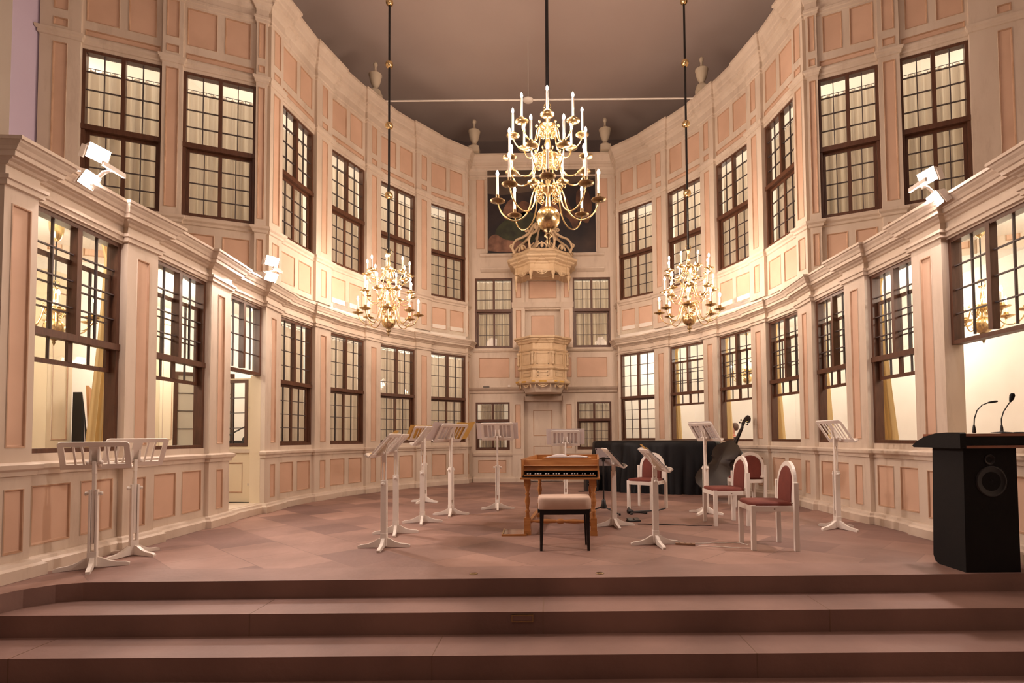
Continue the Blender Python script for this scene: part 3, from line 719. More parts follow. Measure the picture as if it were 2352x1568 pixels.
# ------------------------------------------------------------------ chandeliers
def spiral(c, r0, turns, dirn, start, n=12):
    """flat scroll in the r/z plane: list of (r, z)"""
    return [(c[0] + (r0 * (1 - 0.75 * i / n)) * cos(start + dirn * 2 * pi * turns * i / n), c[1] + (r0 * (1 - 0.75 * i / n)) * sin(start + dirn * 2 * pi * turns * i / n)) for i in range(n + 1)]
def arm_parts(R, can_h, tr, bulb, coarse=False):
    """one arm along +x; z = 0 at the drip pan; returns the arm, pan, candle and bulb as builders"""
    k = R / 0.76; ns = 6 if coarse else 8
    arm = MB()
    pts = [(0.05, 0.20), (0.12, 0.235), (0.19, 0.20), (0.235, 0.09), (0.275, -0.08), (0.35, -0.22), (0.46, -0.285), (0.58, -0.27), (0.68, -0.19), (0.735, -0.09), (0.757, 0.0), (0.76, 0.035)]
    fine = []
    for i in range(len(pts) - 1):                      # Catmull-Rom
        p0, p1, p2, p3 = pts[max(i - 1, 0)], pts[i], pts[i + 1], pts[min(i + 2, len(pts) - 1)]
        for j in range(2 if coarse else 3):
            t = j / (2 if coarse else 3)
            fine.append(tuple(0.5 * (2 * p1[a] + (p2[a] - p0[a]) * t + (2 * p0[a] - 5 * p1[a] + 4 * p2[a] - p3[a]) * t * t + (3 * p1[a] - p0[a] - 3 * p2[a] + p3[a]) * t ** 3) for a in (0, 1)))
    fine.append(pts[-1])
    arm.tube([(r * k, 0, z * k) for r, z in fine], tr, brass, ns)
    for c, r0, st, dr in (((0.13, 0.14), 0.055, pi / 2, -1), ((0.17, 0.07), 0.05, pi, 1), ((0.235, 0.235), 0.035, -pi / 2, 1), ((0.12, 0.03), 0.045, 0, -1)):
        arm.tube([(r * k, 0, z * k) for r, z in spiral(c, r0, 1.25, dr, st)], tr * 0.6, brass, 5)
    pan = MB(); pr = 0.115 * (0.6 + 0.4 * k)
    pan.lathe([(0.012, -0.03), (0.02, -0.012), (pr * 0.55, -0.008), (pr, 0.012), (pr, 0.018), (pr * 0.5, 0.002), (0.02, 0.0), (0.022, 0.03), (0.03, 0.035), (0.026, 0.10 * k), (0.03, 0.105 * k)], bronze if not coarse else brass, R, 0, 0, 14)
    cn = MB(); cr = 0.020 * (0.5 + 0.5 * k)
    cn.lathe([(cr, 0.09 * k), (cr, can_h)], candlem, R, 0, 0, 10)
    bl = MB(); bh = 0.095 * (0.45 + 0.55 * k)
    bl.lathe([(0.006, can_h), (cr * 0.95, can_h + bh * 0.25), (cr * 1.05, can_h + bh * 0.5), (cr * 0.6, can_h + bh * 0.8), (0.002, can_h + bh)], bulb, R, 0, 0, 8)
    return arm, pan, cn, bl
def chandelier(label, loc, tiers, stem, ball_r, bulb, rod_to, balls=(), coarse=False, group=None, phase=0.0, rod_r=0.014, flip=0):
    rt = root('chandelier', label, 'chandelier', loc, 0, group)
    st = MB(); st.lathe(stem, brass, 0, 0, 0, 18); st.build('stem', rt)
    b = MB(); n = 40; nr = 16; rows = []
    for i in range(nr + 1):
        th = pi * (0.04 + 0.92 * i / nr); row = []
        for j in range(n):
            a = 2 * pi * j / n; fl = 1 + 0.07 * (abs(sin(5.0 * (a + 0.9 * th))) - 0.6); r = ball_r * sin(th) * fl
            row.append((r * cos(a), r * sin(a), ball_r * 1.0 - ball_r * 0.0 + ball_r * cos(th) * 1.0))
        rows.append(row)
    b.grid(rows, bronze if False else brass, closed_u=True); b.build('ball', rt)
    p = MB(); k = ball_r / 0.175
    p.lathe([(0.06 * k, 0.0), (0.065 * k, -0.03 * k), (0.035 * k, -0.05 * k), (0.06 * k, -0.085 * k), (0.06 * k, -0.11 * k), (0.02 * k, -0.135 * k), (0.035 * k, -0.165 * k), (0.02 * k, -0.19 * k), (0.008 * k, -0.23 * k)][::-1], bronze, 0, 0, 0.02, 14)
    p.build('finial', rt)
    for ti, (R, z, na, ph, ch) in enumerate(tiers):
        A, Pn, Cn, B = arm_parts(R, ch, 0.0115 if not coarse else 0.009, bulb, coarse)
        a0 = A.build('arm', rt); a0.location = (0, 0, z)
        for mb_, nm in ((Pn, 'drip_pan'), (Cn, 'candle'), (B, 'bulb')): mb_.build(nm, a0)
        for q in range(na):
            o = a0 if q == 0 else copy_tree(a0, rt)
            o.rotation_euler = (0, 0, ph + 2 * pi * q / na)
    rd = MB(); zt = stem[-1][1]
    rd.tube([(0, 0, zt), (0, 0, rod_to - loc[2])], rod_r, black, 10)
    for zz in (): pass
    rd.build('hanging_rod', rt)
    rg = MB(); rg.tube([(0.05 * cos(2 * pi * i / 14), 0, zt + 0.03 + 0.05 * sin(2 * pi * i / 14)) for i in range(15)], 0.008, brass, 6); rg.build('ring', rt)
    for zz in balls:
        bb = MB(); bb.lathe([(0.005, -0.0715)] + [(0.072 * sin(pi * i / 10), -0.072 * cos(pi * i / 10)) for i in range(1, 10)] + [(0.005, 0.0715)], brass, 0, 0, zz - loc[2], 16); bb.build('rod_ball', rt)
    return rt
def stem_prof(z0, z1, hubs, k):
    out = [(0.05 * k, z0)]
    for h in hubs:
        out += [(0.03 * k, h - 0.13 * k), (0.035 * k, h - 0.09 * k), (0.085 * k, h - 0.04 * k), (0.125 * k, h - 0.01 * k), (0.125 * k, h + 0.02 * k), (0.05 * k, h + 0.05 * k), (0.03 * k, h + 0.08 * k), (0.055 * k, h + 0.16 * k), (0.03 * k, h + 0.27 * k)]
    out += [(0.03 * k, z1 - 0.1 * k), (0.06 * k, z1 - 0.05 * k), (0.06 * k, z1 - 0.02 * k), (0.02 * k, z1)]
    return out
# central chandelier: origin at the underside of its ball
zc = 4.21
chandelier('largest brass chandelier, hanging in front of the painting, three tiers lit', (0.185, 8.0, zc),
           [(0.755, 0.44, 8, -pi / 2, 0.385), (0.60, 0.98, 8, -pi / 2 + pi / 8, 0.37), (0.52, 1.43, 8, -pi / 2, 0.36)],
           stem_prof(0.33, 1.86, (0.62, 1.13, 1.57), 1.0), 0.178, bulb_m, 9.9, rod_r=0.027)
for sg, lab in ((-1, 'small brass chandelier hanging over the left side of the stage'), (1, 'small brass chandelier hanging over the right side of the stage')):
    x = -2.80 if sg < 0 else 2.765
    chandelier(lab, (x, 10.0, 3.17),
               [(0.54, 0.26, 8, 0.25 if sg < 0 else 0.5, 0.235), (0.435, 0.63, 8, 0.6, 0.23), (0.38, 0.99, 8, 0.2, 0.22)],
               stem_prof(0.23, 1.42, (0.38, 0.75, 1.1), 0.72), 0.125, bulb_s, 9.9, balls=(5.68, 7.01, 8.19, 9.40) if sg < 0 else (5.65, 6.96, 8.13, 9.33), rod_r=0.02, coarse=True)
for lab, loc, ct in (('brass chandelier glimpsed through the left window beside the stage edge', (-6.05, 6.75, 2.46), 3.9),
                     ('brass chandelier glimpsed through the window behind the lectern', (5.75, 7.0, 2.42), 3.9),
                     ('brass chandelier glimpsed behind the right window above the double bass', (5.15, 13.75, 2.45), 3.9)):
    r = chandelier(lab, loc, [(0.42, 0.24, 6, 0.3, 0.20)], stem_prof(0.2, 0.62, (0.34,), 0.6), 0.11, bulb_r, ct, rod_r=0.008, coarse=True, group=None)
    cup = MB(); cup.lathe([(0.01, -0.24), (0.05, -0.2), (0.075, -0.1), (0.08, -0.02), (0.08, 0.0)], brass, 0, 0, ct - loc[2] - 0.0, 14); cup.build('ceiling_cup', r)
# ------------------------------------------------------------------ tie rod and urns
mb = MB(); mb.tube([(-3.5, 11.6, 8.50), (3.4, 11.6, 8.46)], 0.018, whitep, 8); tr_ = mb.build('tie_rod', None, (0, 11.6, 8.48)); tag(tr_, 'thin white tie rod spanning between the two outer urns', 'rod')
mb = MB(); mb.lathe([(0.02, -0.035), (0.1, -0.03), (0.12, 0.0), (0.06, 0.04), (0.02, 0.05)], whitep, -0.247, 11.6, 8.48, 12); o = mb.build('coupling', None, (0, 11.6, 8.48)); o.location = (0, 0, 0); o.parent = tr_
mb = MB(); mb.tube([(-0.247, 11.6, 8.48), (-0.24, 11.6, 9.9)], 0.006, whitep, 6); o = mb.build('hanger', None, (0, 11.6, 8.48)); o.location = (0, 0, 0); o.parent = tr_
URN = [(0.13, 0.0), (0.14, 0.03), (0.10, 0.06), (0.055, 0.11), (0.065, 0.14), (0.11, 0.22), (0.14, 0.32), (0.15, 0.41), (0.165, 0.43), (0.165, 0.46), (0.10, 0.50), (0.05, 0.53), (0.03, 0.58), (0.028, 0.66), (0.05, 0.69), (0.058, 0.735), (0.04, 0.78), (0.01, 0.79)]
def urn(x, y, z, label, k=1.0):
    rt = root('urn', label, 'urn', (x, y, z), 0, 'urns on the crowning cornice')
    mb = MB(); mb.lathe(URN[:10], urnm, n=20); mb.build('vase', rt)
    mb = MB(); mb.lathe(URN[9:], urnm, n=16); mb.build('lid_finial', rt)
    mb = MB(); mb.box(-0.14, 0.14, -0.14, 0.14, (8.50 - z) / k, 0.0, urnm); mb.build('plinth', rt)
    rt.scale = (k, k, k)
urn(-3.54, 11.45, 8.60, 'cream urn on the left cornice at the end of the tie rod', 0.84)
urn(3.49, 11.45, 8.60, 'cream urn on the right cornice at the end of the tie rod', 0.84)
urn(-1.74, 13.84, 8.64, 'cream urn on the cornice above the left edge of the painting', 0.95)
urn(1.65, 13.84, 8.64, 'cream urn on the cornice above the right edge of the painting', 0.95)

# ------------------------------------------------------------------ painting
rt = root('painting', 'large dark oil painting of a lying figure and green drapery above the pulpit canopy', 'painting', (-0.013, YB - 0.03, 5.93), world=True)
mb = MB(); m, nt, b = nmat('dark_oil_paint'); b.inputs['Roughness'].default_value = 0.4
r, n = noise_mix(nt, (0.006, 0.005, 0.009), (0.05, 0.03, 0.025), 1.3, detail=5, lo=0.42, hi=0.75); nt.links.new(r.outputs[0], b.inputs['Base Color']); oil = m
mb.box(-1.42, 1.395, YB - 0.03, YB, 5.935, 8.27, oil); wb(mb, 'canvas', rt)
def blob(pts, mat, dy, nm):
    mb = MB(); c = (sum(p[0] for p in pts) / len(pts), sum(p[1] for p in pts) / len(pts))
    sm = []
    n = len(pts)
    for i in range(n):
        for t in (0, 0.33, 0.66):
            p0, p1, p2, p3 = pts[i - 1], pts[i], pts[(i + 1) % n], pts[(i + 2) % n]
            sm.append(tuple(0.5 * (2 * p1[a] + (p2[a] - p0[a]) * t + (2 * p0[a] - 5 * p1[a] + 4 * p2[a] - p3[a]) * t * t + (3 * p1[a] - p0[a] - 3 * p2[a] + p3[a]) * t ** 3) for a in (0, 1)))
    mb.poly([(min(1.39, max(-1.41, x)), YB - 0.03 - dy, min(8.26, max(5.94, z))) for x, z in sm], mat); wb(mb, nm, rt)
fleshm = M('painted_flesh', (0.10, 0.045, 0.028), (0.30, 0.15, 0.095), 0.5, scale=3.2)
greenm = M('painted_green', (0.012, 0.016, 0.008), (0.045, 0.05, 0.018), 0.5, scale=3)
skym = M('painted_sky', (0.05, 0.036, 0.028), (0.12, 0.085, 0.06), 0.5, scale=1.2)
robem = M('painted_robe', (0.05, 0.02, 0.012), (0.14, 0.06, 0.03), 0.5, scale=3)
blob([(-1.41, 8.26), (-0.4, 8.26), (1.39, 8.26), (1.39, 7.9), (0.5, 7.7), (-0.3, 7.55), (-1.41, 7.5)], skym, 0.002, 'painted_sky')
blob([(-1.2, 6.55), (-0.8, 6.9), (-0.3, 7.0), (0.0, 6.7), (-0.1, 6.3), (-0.6, 6.15), (-1.1, 6.3)], greenm, 0.003, 'painted_drapery')
blob([(-1.41, 6.0), (-1.38, 6.32), (-1.2, 6.42), (-0.95, 6.28), (-0.5, 6.22), (-0.2, 6.05), (-0.5, 5.95)], fleshm, 0.004, 'painted_figure')
blob([(0.45, 7.3), (0.62, 7.4), (0.75, 7.1), (0.95, 6.8), (0.85, 6.5), (0.7, 6.8), (0.5, 6.95)], robem, 0.003, 'painted_figure')
blob([(-0.65, 7.15), (-0.5, 7.3), (-0.3, 7.2), (-0.35, 6.95), (-0.6, 6.9)], robem, 0.003, 'painted_figure')
blob([(-0.1, 7.0), (0.15, 7.35), (0.45, 7.1), (0.4, 6.6), (0.1, 6.45), (-0.15, 6.65)], fleshm, 0.003, 'painted_figure')
blob([(0.9, 7.5), (1.15, 7.6), (1.3, 7.2), (1.2, 6.7), (0.95, 6.9)], robem, 0.003, 'painted_figure')
blob([(-1.0, 7.1), (-0.8, 7.35), (-0.62, 7.1), (-0.75, 6.8), (-0.98, 6.85)], fleshm, 0.003, 'painted_figure')
mb = MB()
for x0, x1, z0, z1 in ((-1.45, 1.43, 8.27, 8.30), (-1.45, -1.42, 5.935, 8.27), (1.395, 1.43, 5.935, 8.27)): mb.box(x0, x1, YB - 0.045, YB, z0, z1, cream)
wb(mb, 'frame', rt)

# ------------------------------------------------------------------ pulpit and its sounding board
def octpath(R, cy, corner, jut, cx=0.01):
    """front half of an octagon with projecting corner piers; path and inward (= outward to the room) normals"""
    pts = []; ang = [radians(a) for a in (180 - 2, 202.5, 247.5, 292.5, 337.5, 362)]
    V = [Vector((cx + R * cos(a), cy + R * sin(a))) for a in ang[1:5]]
    V = [Vector((V[0].x, 13.955))] + V + [Vector((V[-1].x, 13.955))]
    P = []; N = []
    def add(p, n=None):
        if P: N.append(n)
        P.append(p)
    add(V[0])
    for i in range(1, len(V)):
        s = (V[i] - V[i - 1]).normalized(); n = Vector((s.y, -s.x))
        if i == 1: add(V[i] - s * corner, n); add(V[i] - s * corner + n * jut, -s)
        else:
            add(V[i - 1] + s * corner + n * jut, n); add(V[i - 1] + s * corner, s)
            if i < len(V) - 1: add(V[i] - s * corner, n); add(V[i] - s * corner + n * jut, -s)
            else: add(V[i], n)
        if i < len(V) - 1:
            s2 = (V[i + 1] - V[i]).normalized(); n2 = Vector((s2.y, -s2.x)); den = 1 + n.dot(n2)
            add(V[i] + (n + n2) / den * jut, n)
    return P, N, V
def capfill(mb, P, N, d, z, mat):
    n = len(P); q = []
    for i in range(n):
        n1 = N[max(i - 1, 0)]; n2 = N[min(i, n - 2)]; den = 1 + n1.dot(n2); mt = (n1 + n2) / den if den > 0.15 else n1
        q.append((P[i].x + mt.x * d, P[i].y + mt.y * d, z))
    mb.poly(q, mat)
PX = 0.008
rt = root('pulpit', 'ochre carved polygonal pulpit fixed to the end wall above the door', 'pulpit', (PX, 13.6, 2.2), world=True)
P, N, V = octpath(0.60, 13.62, 0.055, 0.025, PX)
mb = MB()
sweep(mb, P, N, [(0.0, 2.42), (0.06, 2.43), (0.085, 2.46), (0.085, 2.50), (0.04, 2.52), (0.015, 2.545), (0.015, 2.56), (0.0, 2.57), (0.0, 2.76), (0.02, 2.77), (0.05, 2.80), (0.05, 2.83), (0.02, 2.85), (0.0, 2.86),
                 (0.0, 3.22), (0.02, 3.23), (0.035, 3.26), (0.0, 3.27), (0.0, 3.41), (0.03, 3.42), (0.05, 3.46), (0.085, 3.49), (0.085, 3.51), (0.13, 3.535), (0.13, 3.57), (-0.03, 3.575), (-0.03, 3.2)], carved)
wb(mb, 'body', rt)
mb = MB()
V0 = V
for a, b in zip(V, V[1:]):
    n = Vector(((b - a).normalized().y, -(b - a).normalized().x)); L = (b - a).length; T = frame_T(a, b, n)
    c0 = 0.085
    if L - 2 * c0 < 0.1: continue
    mbx = [(c0, L - c0, 2.90, 3.18), (c0 + 0.02, L - c0 - 0.02, 2.61, 2.72)]
    for (u0, u1, z0, z1) in mbx:
        for (x0, x1, y0, y1) in ((u0, u1, z0, z0 + 0.02), (u0, u1, z1 - 0.02, z1), (u0, u0 + 0.02, z0, z1), (u1 - 0.02, u1, z0, z1)):
            mb.box(x0, x1, -0.002, 0.014, y0, y1, carved, T)
wb(mb, 'panel_moulding', rt)
def swag(mb, T, u0, u1, z, drop, r=0.012, m=None):
    n = 14
    mb.tube([T(u0 + (u1 - u0) * i / n, 0.02, z - drop * sin(pi * i / n)) for i in range(n + 1)], [r * (0.8 + 0.5 * sin(pi * i / n)) * (1.15 if i % 2 else 0.85) for i in range(n + 1)], m or carved, 6)
for c in V[1:5]:
    d = (c - Vector((PX, 13.62))).normalized()
    mb = MB(); q = c + d * 0.055
    mb.lathe([(0.01, -0.165), (0.035, -0.15), (0.04, -0.12), (0.02, -0.09), (0.028, -0.06), (0.018, -0.03), (0.03, 0.0), (0.02, 0.03), (0.032, 0.06), (0.02, 0.085), (0.045, 0.11), (0.05, 0.145), (0.03, 0.16)], carved, q.x, q.y, 3.045, 10, flute=(0.25, 5))
    wb(mb, 'carved_drop', rt)
mb = MB()
for a, b in zip(V[1:5], V[2:5]):
    n = Vector(((b - a).normalized().y, -(b - a).normalized().x)); L = (b - a).length; T = frame_T(a, b, n)
    mb.box(0.075, L - 0.075, 0.083, 0.092, 2.462, 2.50, gold, T); mb.box(-0.045, 0.045, 0.1, 0.125, 2.462, 2.50, gold, T)
wb(mb, 'gilt_band', rt)
mb = MB()
for a, b in zip(V[0:5], V[1:6]):
    n = Vector(((b - a).normalized().y, -(b - a).normalized().x)); L = (b - a).length; T = frame_T(a, b, n)
    swag(mb, T, 0.10, L - 0.10, 2.42, 0.07, 0.014); swag(mb, T, 0.14, L - 0.14, 2.42, 0.03, 0.012)
    for u in (0.05, L - 0.05): mb.lathe([(0.004, -0.09), (0.018, -0.06), (0.012, -0.03), (0.016, 0.0)], carved, *T(u, 0.04, 2.42), n=8)
wb(mb, 'carved_swag', rt)
mb = MB(); R1 = [(p.x, p.y) for p in V]; 
def scaled(k, z, y0=0.0): return [(PX + (x - PX) * k, min(13.955, 13.62 + (y - 13.62) * k + y0), z) for x, y in R1]
A = scaled(1.0, 2.43); B = scaled(0.90, 2.34); Cc = scaled(0.80, 2.235)
for r1, r2 in ((A, B), (B, Cc)):
    for i in range(5): mb.poly([r1[i], r1[i + 1], r2[i + 1], r2[i]], cream)
mb.poly(Cc, cream); wb(mb, 'soffit', rt)
rt = root('pulpit_canopy', 'ochre polygonal sounding board with openwork scrolls hanging over the pulpit', 'canopy', (PX, 13.4, 5.0), world=True)
P, N, V = octpath(0.70, 13.55, 0.08, 0.025, PX)
mb = MB()
sweep(mb, P, N, [(-0.12, 5.13), (0.0, 5.12), (0.01, 5.16), (0.0, 5.19), (0.0, 5.29), (0.03, 5.31), (0.04, 5.34), (0.11, 5.37), (0.12, 5.40), (0.18, 5.43), (0.19, 5.47), (0.17, 5.49), (0.09, 5.52), (0.08, 5.55), (0.02, 5.60), (0.01, 5.66), (-0.02, 5.68), (-0.2, 5.69)], carved)
capfill(mb, P, N, -0.2, 5.68, carved); wb(mb, 'cornice_body', rt)
mb = MB()
sweep(mb, P, N, [(-0.12, 5.13), (-0.15, 5.16), (-0.22, 5.165), (-0.24, 5.19)], carved); capfill(mb, P, N, -0.24, 5.19, carved)
mb.lathe([(0.30, 0.0), (0.30, -0.02), (0.24, -0.03), (0.22, -0.01)][::-1], carved, PX, 13.35, 5.19, 28); wb(mb, 'coffered_underside', rt)
mb = MB()
for a, b in zip(V[0:5], V[1:6]):
    n = Vector(((b - a).normalized().y, -(b - a).normalized().x)); L = (b - a).length; T = frame_T(a, b, n)
    swag(mb, T, 0.12, L - 0.12, 5.12, 0.075, 0.011); swag(mb, T, 0.16, L - 0.16, 5.12, 0.035, 0.010)
    mb.lathe([(0.004, -0.075), (0.03, -0.05), (0.04, -0.02), (0.03, 0.01)], carved, *T(L / 2, 0.01, 5.12), n=9, flute=(0.25, 5))
wb(mb, 'carved_swag', rt)
for i, c in enumerate(V[1:5]):
    mb = MB(); mb.lathe([(0.006, -0.20), (0.02, -0.16), (0.012, -0.12), (0.03, -0.08), (0.045, -0.03), (0.05, 0.0), (0.04, 0.02)], carved, c.x, c.y, 5.12 if i in (1, 2) else 5.08, 10, flute=(0.15, 6)); wb(mb, 'tassel', rt)
    if i in (0, 3):
        mb = MB(); mb.lathe([(0.006, -0.12), (0.03, -0.06), (0.012, 0.0), (0.02, 0.05), (0.014, 0.1)], carved, c.x, c.y, 4.83, 10, flute=(0.15, 6)); wb(mb, 'tassel', rt)
for i in range(8):
    an = radians(22.5 + 45 * i); dx, dy = cos(an), sin(an)
    pts = [(0.74, 5.66), (0.80, 5.80), (0.76, 5.92), (0.68, 6.02), (0.52, 6.10), (0.38, 6.20), (0.30, 6.33), (0.24, 6.44), (0.16, 6.50)]
    mb = MB(); T = lambda x, y, z, dx=dx, dy=dy: (PX + dx * x - dy * y, min(13.98, 13.55 + dy * x + dx * y), z)
    mb.tube([(r, 0, z) for r, z in pts], [0.035, 0.03, 0.028, 0.028, 0.03, 0.035, 0.03, 0.03, 0.035], carved, 8, T=T)
    mb.tube([(0.56 * (1 - 0.1 * t), 0, 5.67 + 0.055 * t) for t in range(7)], 0.022, carved, 6, T=T)
    mb.tube([(0.80 + r, 0, 5.78 + z) for r, z in spiral((0.0, 0.06), 0.06, 1.2, 1, -pi / 2)], 0.016, carved, 6, T=T)
    mb.tube([(0.36 + r, 0, 6.22 + z) for r, z in spiral((0.06, 0.06), 0.055, 1.2, -1, pi)], 0.016, carved, 6, T=T)
    wb(mb, 'scroll', rt)
mb = MB(); mb.lathe([(0.20, 0.0), (0.20, 0.03), (0.14, 0.06), (0.12, 0.12), (0.15, 0.16), (0.15, 0.20), (0.06, 0.24)], carved, PX, 13.55, 6.44, 8); wb(mb, 'crown_pedestal', rt)
for i in range(5):
    an = radians(180 + 22.5 + 45 * i - 22.5); mb = MB(); T = frame_T((PX + 0.68 * cos(an) - 0.16 * sin(an), 13.55 + 0.68 * sin(an) + 0.16 * cos(an)), (PX + 0.68 * cos(an) + 0.16 * sin(an), 13.55 + 0.68 * sin(an) - 0.16 * cos(an)), Vector((cos(an), sin(an))))
    if 13.55 + 0.68 * sin(an) > 13.7: continue
    mb.tube([T(0.16 + 0.12 * cos(t * pi / 8), 0, 5.68 + 0.11 * sin(t * pi / 8)) for t in range(9)], 0.02, carved, 6)
    mb.lathe([(0.01, 0), (0.04, 0.03), (0.03, 0.09), (0.008, 0.15)], carved, *T(0.16, 0, 5.68), n=8, flute=(0.2, 5)); wb(mb, 'cresting', rt)

# ------------------------------------------------------------------ floodlights on the cornice
def flood(label, base, heads, power, outdir):
    rt = root('floodlight', label, 'floodlight', base, 0, 'floodlight pairs on the cornice')
    s = outdir
    br = MB(); br.box(-0.05, 0.05, -0.03, 0.03, 0.0, 0.012, whitep); br.tube([(0, 0, 0.006), (-s * 0.10, 0, 0.10), (-s * 0.20, 0, 0.12)], 0.014, whitep, 8)
    br.box(-s * 0.20 - 0.012, -s * 0.20 + 0.012, -0.13, 0.13, 0.10, 0.145, whitep); br.build('bracket', rt)
    cb = MB(); cb.tube([(0, 0.05, 0.02), (s * 0.04, 0.09, 0.07), (-s * 0.04, 0.1, 0.14), (-s * 0.16, 0.05, 0.15)], 0.006, whitep, 6); cb.build('cable', rt)
    for hx, hy, hz, az, el in heads:
        d = Vector((sin(az) * cos(el), -cos(az) * cos(el), sin(el))).normalized(); sx = Vector((0, 0, 1)).cross(d).normalized(); uz = d.cross(sx)
        T = lambda x, y, z: tuple(Vector((hx, hy, hz)) + sx * x + d * y + uz * z)
        hd = MB(); F = [(-0.10, 0.04, -0.07), (0.10, 0.04, -0.07), (0.10, 0.04, 0.07), (-0.10, 0.04, 0.07)]; B = [(-0.06, -0.06, -0.045), (0.06, -0.06, -0.045), (0.06, -0.06, 0.045), (-0.06, -0.06, 0.045)]
        for i in range(4): hd.poly([T(*F[i]), T(*F[(i + 1) % 4]), T(*B[(i + 1) % 4]), T(*B[i])], whitep)
        hd.poly([T(*p) for p in B[::-1]], whitep)
        for x in (-0.115, 0.103): hd.box(x, x + 0.012, -0.03, 0.03, -0.09, 0.03, whitep, T)
        h = hd.build('lamp_head', rt)
        g = MB(); g.poly([T(-0.095, 0.036, -0.065), T(0.095, 0.036, -0.065), T(0.095, 0.036, 0.065), T(-0.095, 0.036, 0.065)], flood_m); g.build('glass', h)
flood('floodlight pair on the left cornice beside the stage edge', (-4.16, 5.08, 3.605), [(0.0, 0.02, 0.30, radians(78), radians(-22)), (0.05, -0.14, -0.02, radians(98), radians(-32))], 0, -1)
flood('floodlight pair on the left cornice at the upper corner pilaster', (-4.16, 8.20, 3.605), [(0.08, 0.02, 0.27, radians(60), radians(-22)), (0.08, 0.0, 0.03, radians(70), radians(-32))], 0, -1)
flood('floodlight pair on the right cornice above the lectern', (4.24, 5.62, 3.605), [(-0.04, 0.04, 0.24, radians(-80), radians(-22)), (-0.02, -0.04, -0.03, radians(-100), radians(-32))], 0, 1)

# ------------------------------------------------------------------ music stands
def music_stand(label, x, y, p, mast_top, clamp=0.68, tilt=50, group='white wooden music stands', legrot=0.0, bh=0.325):
    rz = atan2(p[1], p[0]) - pi / 2
    rt = root('music_stand', label, 'music stand', (x, y, 0), rz, group)
    for i in range(4):
        mb = MB(); pr = [(0.0, 0.012), (0.03, 0.012), (0.235, 0.0), (0.265, 0.0), (0.268, 0.022), (0.24, 0.034), (0.17, 0.042), (0.11, 0.062), (0.06, 0.092), (0.03, 0.102), (0.0, 0.102)]
        a = legrot + i * pi / 2; ca, sa = cos(a), sin(a)
        T = lambda u, d, z, ca=ca, sa=sa: (u * ca - d * sa, u * sa + d * ca, z)
        mb.prism([(u, -0.016, z) for u, z in pr], whitep, (0, 0.032, 0), T=T)
        mb.build('foot', rt, bevel=0.004)
    mb = MB()
    for s in (-1, 1): mb.box(s * 0.024 - 0.009, s * 0.024 + 0.009, -0.03, 0.03, 0.03, clamp + 0.02, whitep)
    mb.box(-0.035, 0.035, -0.032, 0.032, 0.02, 0.15, whitep)
    mb.build('column', rt, bevel=0.003)
    mb = MB()
    for s in (-1, 1): mb.box(-0.012, 0.012, s * 0.016 - 0.006, s * 0.016 + 0.006, 0.22, mast_top, whitep)
    mb.box(-0.0135, 0.0135, -0.024, 0.024, mast_top - 0.10, mast_top + 0.015, whitep); mb.build('mast', rt, bevel=0.002)
    def knob(z, w):
        mb = MB(); mb.lathe([(0.006, -w), (0.017, -w + 0.003), (0.017, -w + 0.022), (0.008, -w + 0.026), (0.008, w - 0.026), (0.017, w - 0.022), (0.017, w - 0.003), (0.006, w)], whitep, 0, 0, z, 12, axis='x'); mb.build('knob', rt)
    knob(clamp - 0.015, 0.066); knob(mast_top, 0.062)
    t = radians(tilt); h = 0.09
    T = desk_T(0, 0, mast_top, t, h)
    mb = MB(); W = 0.258; Hh = bh; th = 0.012
    c = 0.03
    top = [(-W, Hh - 0.045)] + [(-W + c - c * cos(a), Hh - c + c * sin(a)) for a in [pi / 2 * i / 5 for i in range(6)]] + [(W - c + c * sin(a), Hh - c + c * cos(a)) for a in [pi / 2 * i / 5 for i in range(6)]] + [(W, Hh - 0.045)]
    mb.prism([(u, 0, z) for u, z in top], whitep, (0, th, 0), T=T)
    mb.box(-W, W, 0, th, 0.0, 0.05, whitep, T)
    for a, b in ((-W, -W + 0.045), (W - 0.045, W), (-0.04, 0.04), (-0.155, -0.139), (-0.097, -0.081), (0.139, 0.155), (0.081, 0.097)): mb.box(a, b, 0, th, 0.05, Hh - 0.045, whitep, T)
    dk = mb.build('desk', rt, bevel=0.003)
    mb = MB(); mb.box(-W, W, th, 0.055, -0.004, 0.012, whitep, T); mb.box(-W, W, 0.048, 0.056, 0.0, 0.024, whitep, T); o = mb.build('ledge', dk, bevel=0.003)
    mb = MB()
    for s in (-1, 1): mb.prism([(s * 0.03 - 0.008, 0.0, 0.02), (s * 0.03 - 0.008, 0.0, 0.20), (s * 0.03 - 0.008, -0.045, 0.11), (s * 0.03 - 0.008, -0.045, 0.07)], whitep, (0.016, 0, 0), T=T)
    mb.build('bracket', rt)
    return rt
def desk_T(x, y, mt, t, h):
    # u across, d toward the player, z up the slope from the bottom edge
    def T(u, d, z):
        zz = z - h
        return (u, 0.03 + d * cos(t) - zz * sin(t), mt + 0.02 + d * sin(t) + zz * cos(t))
    return T
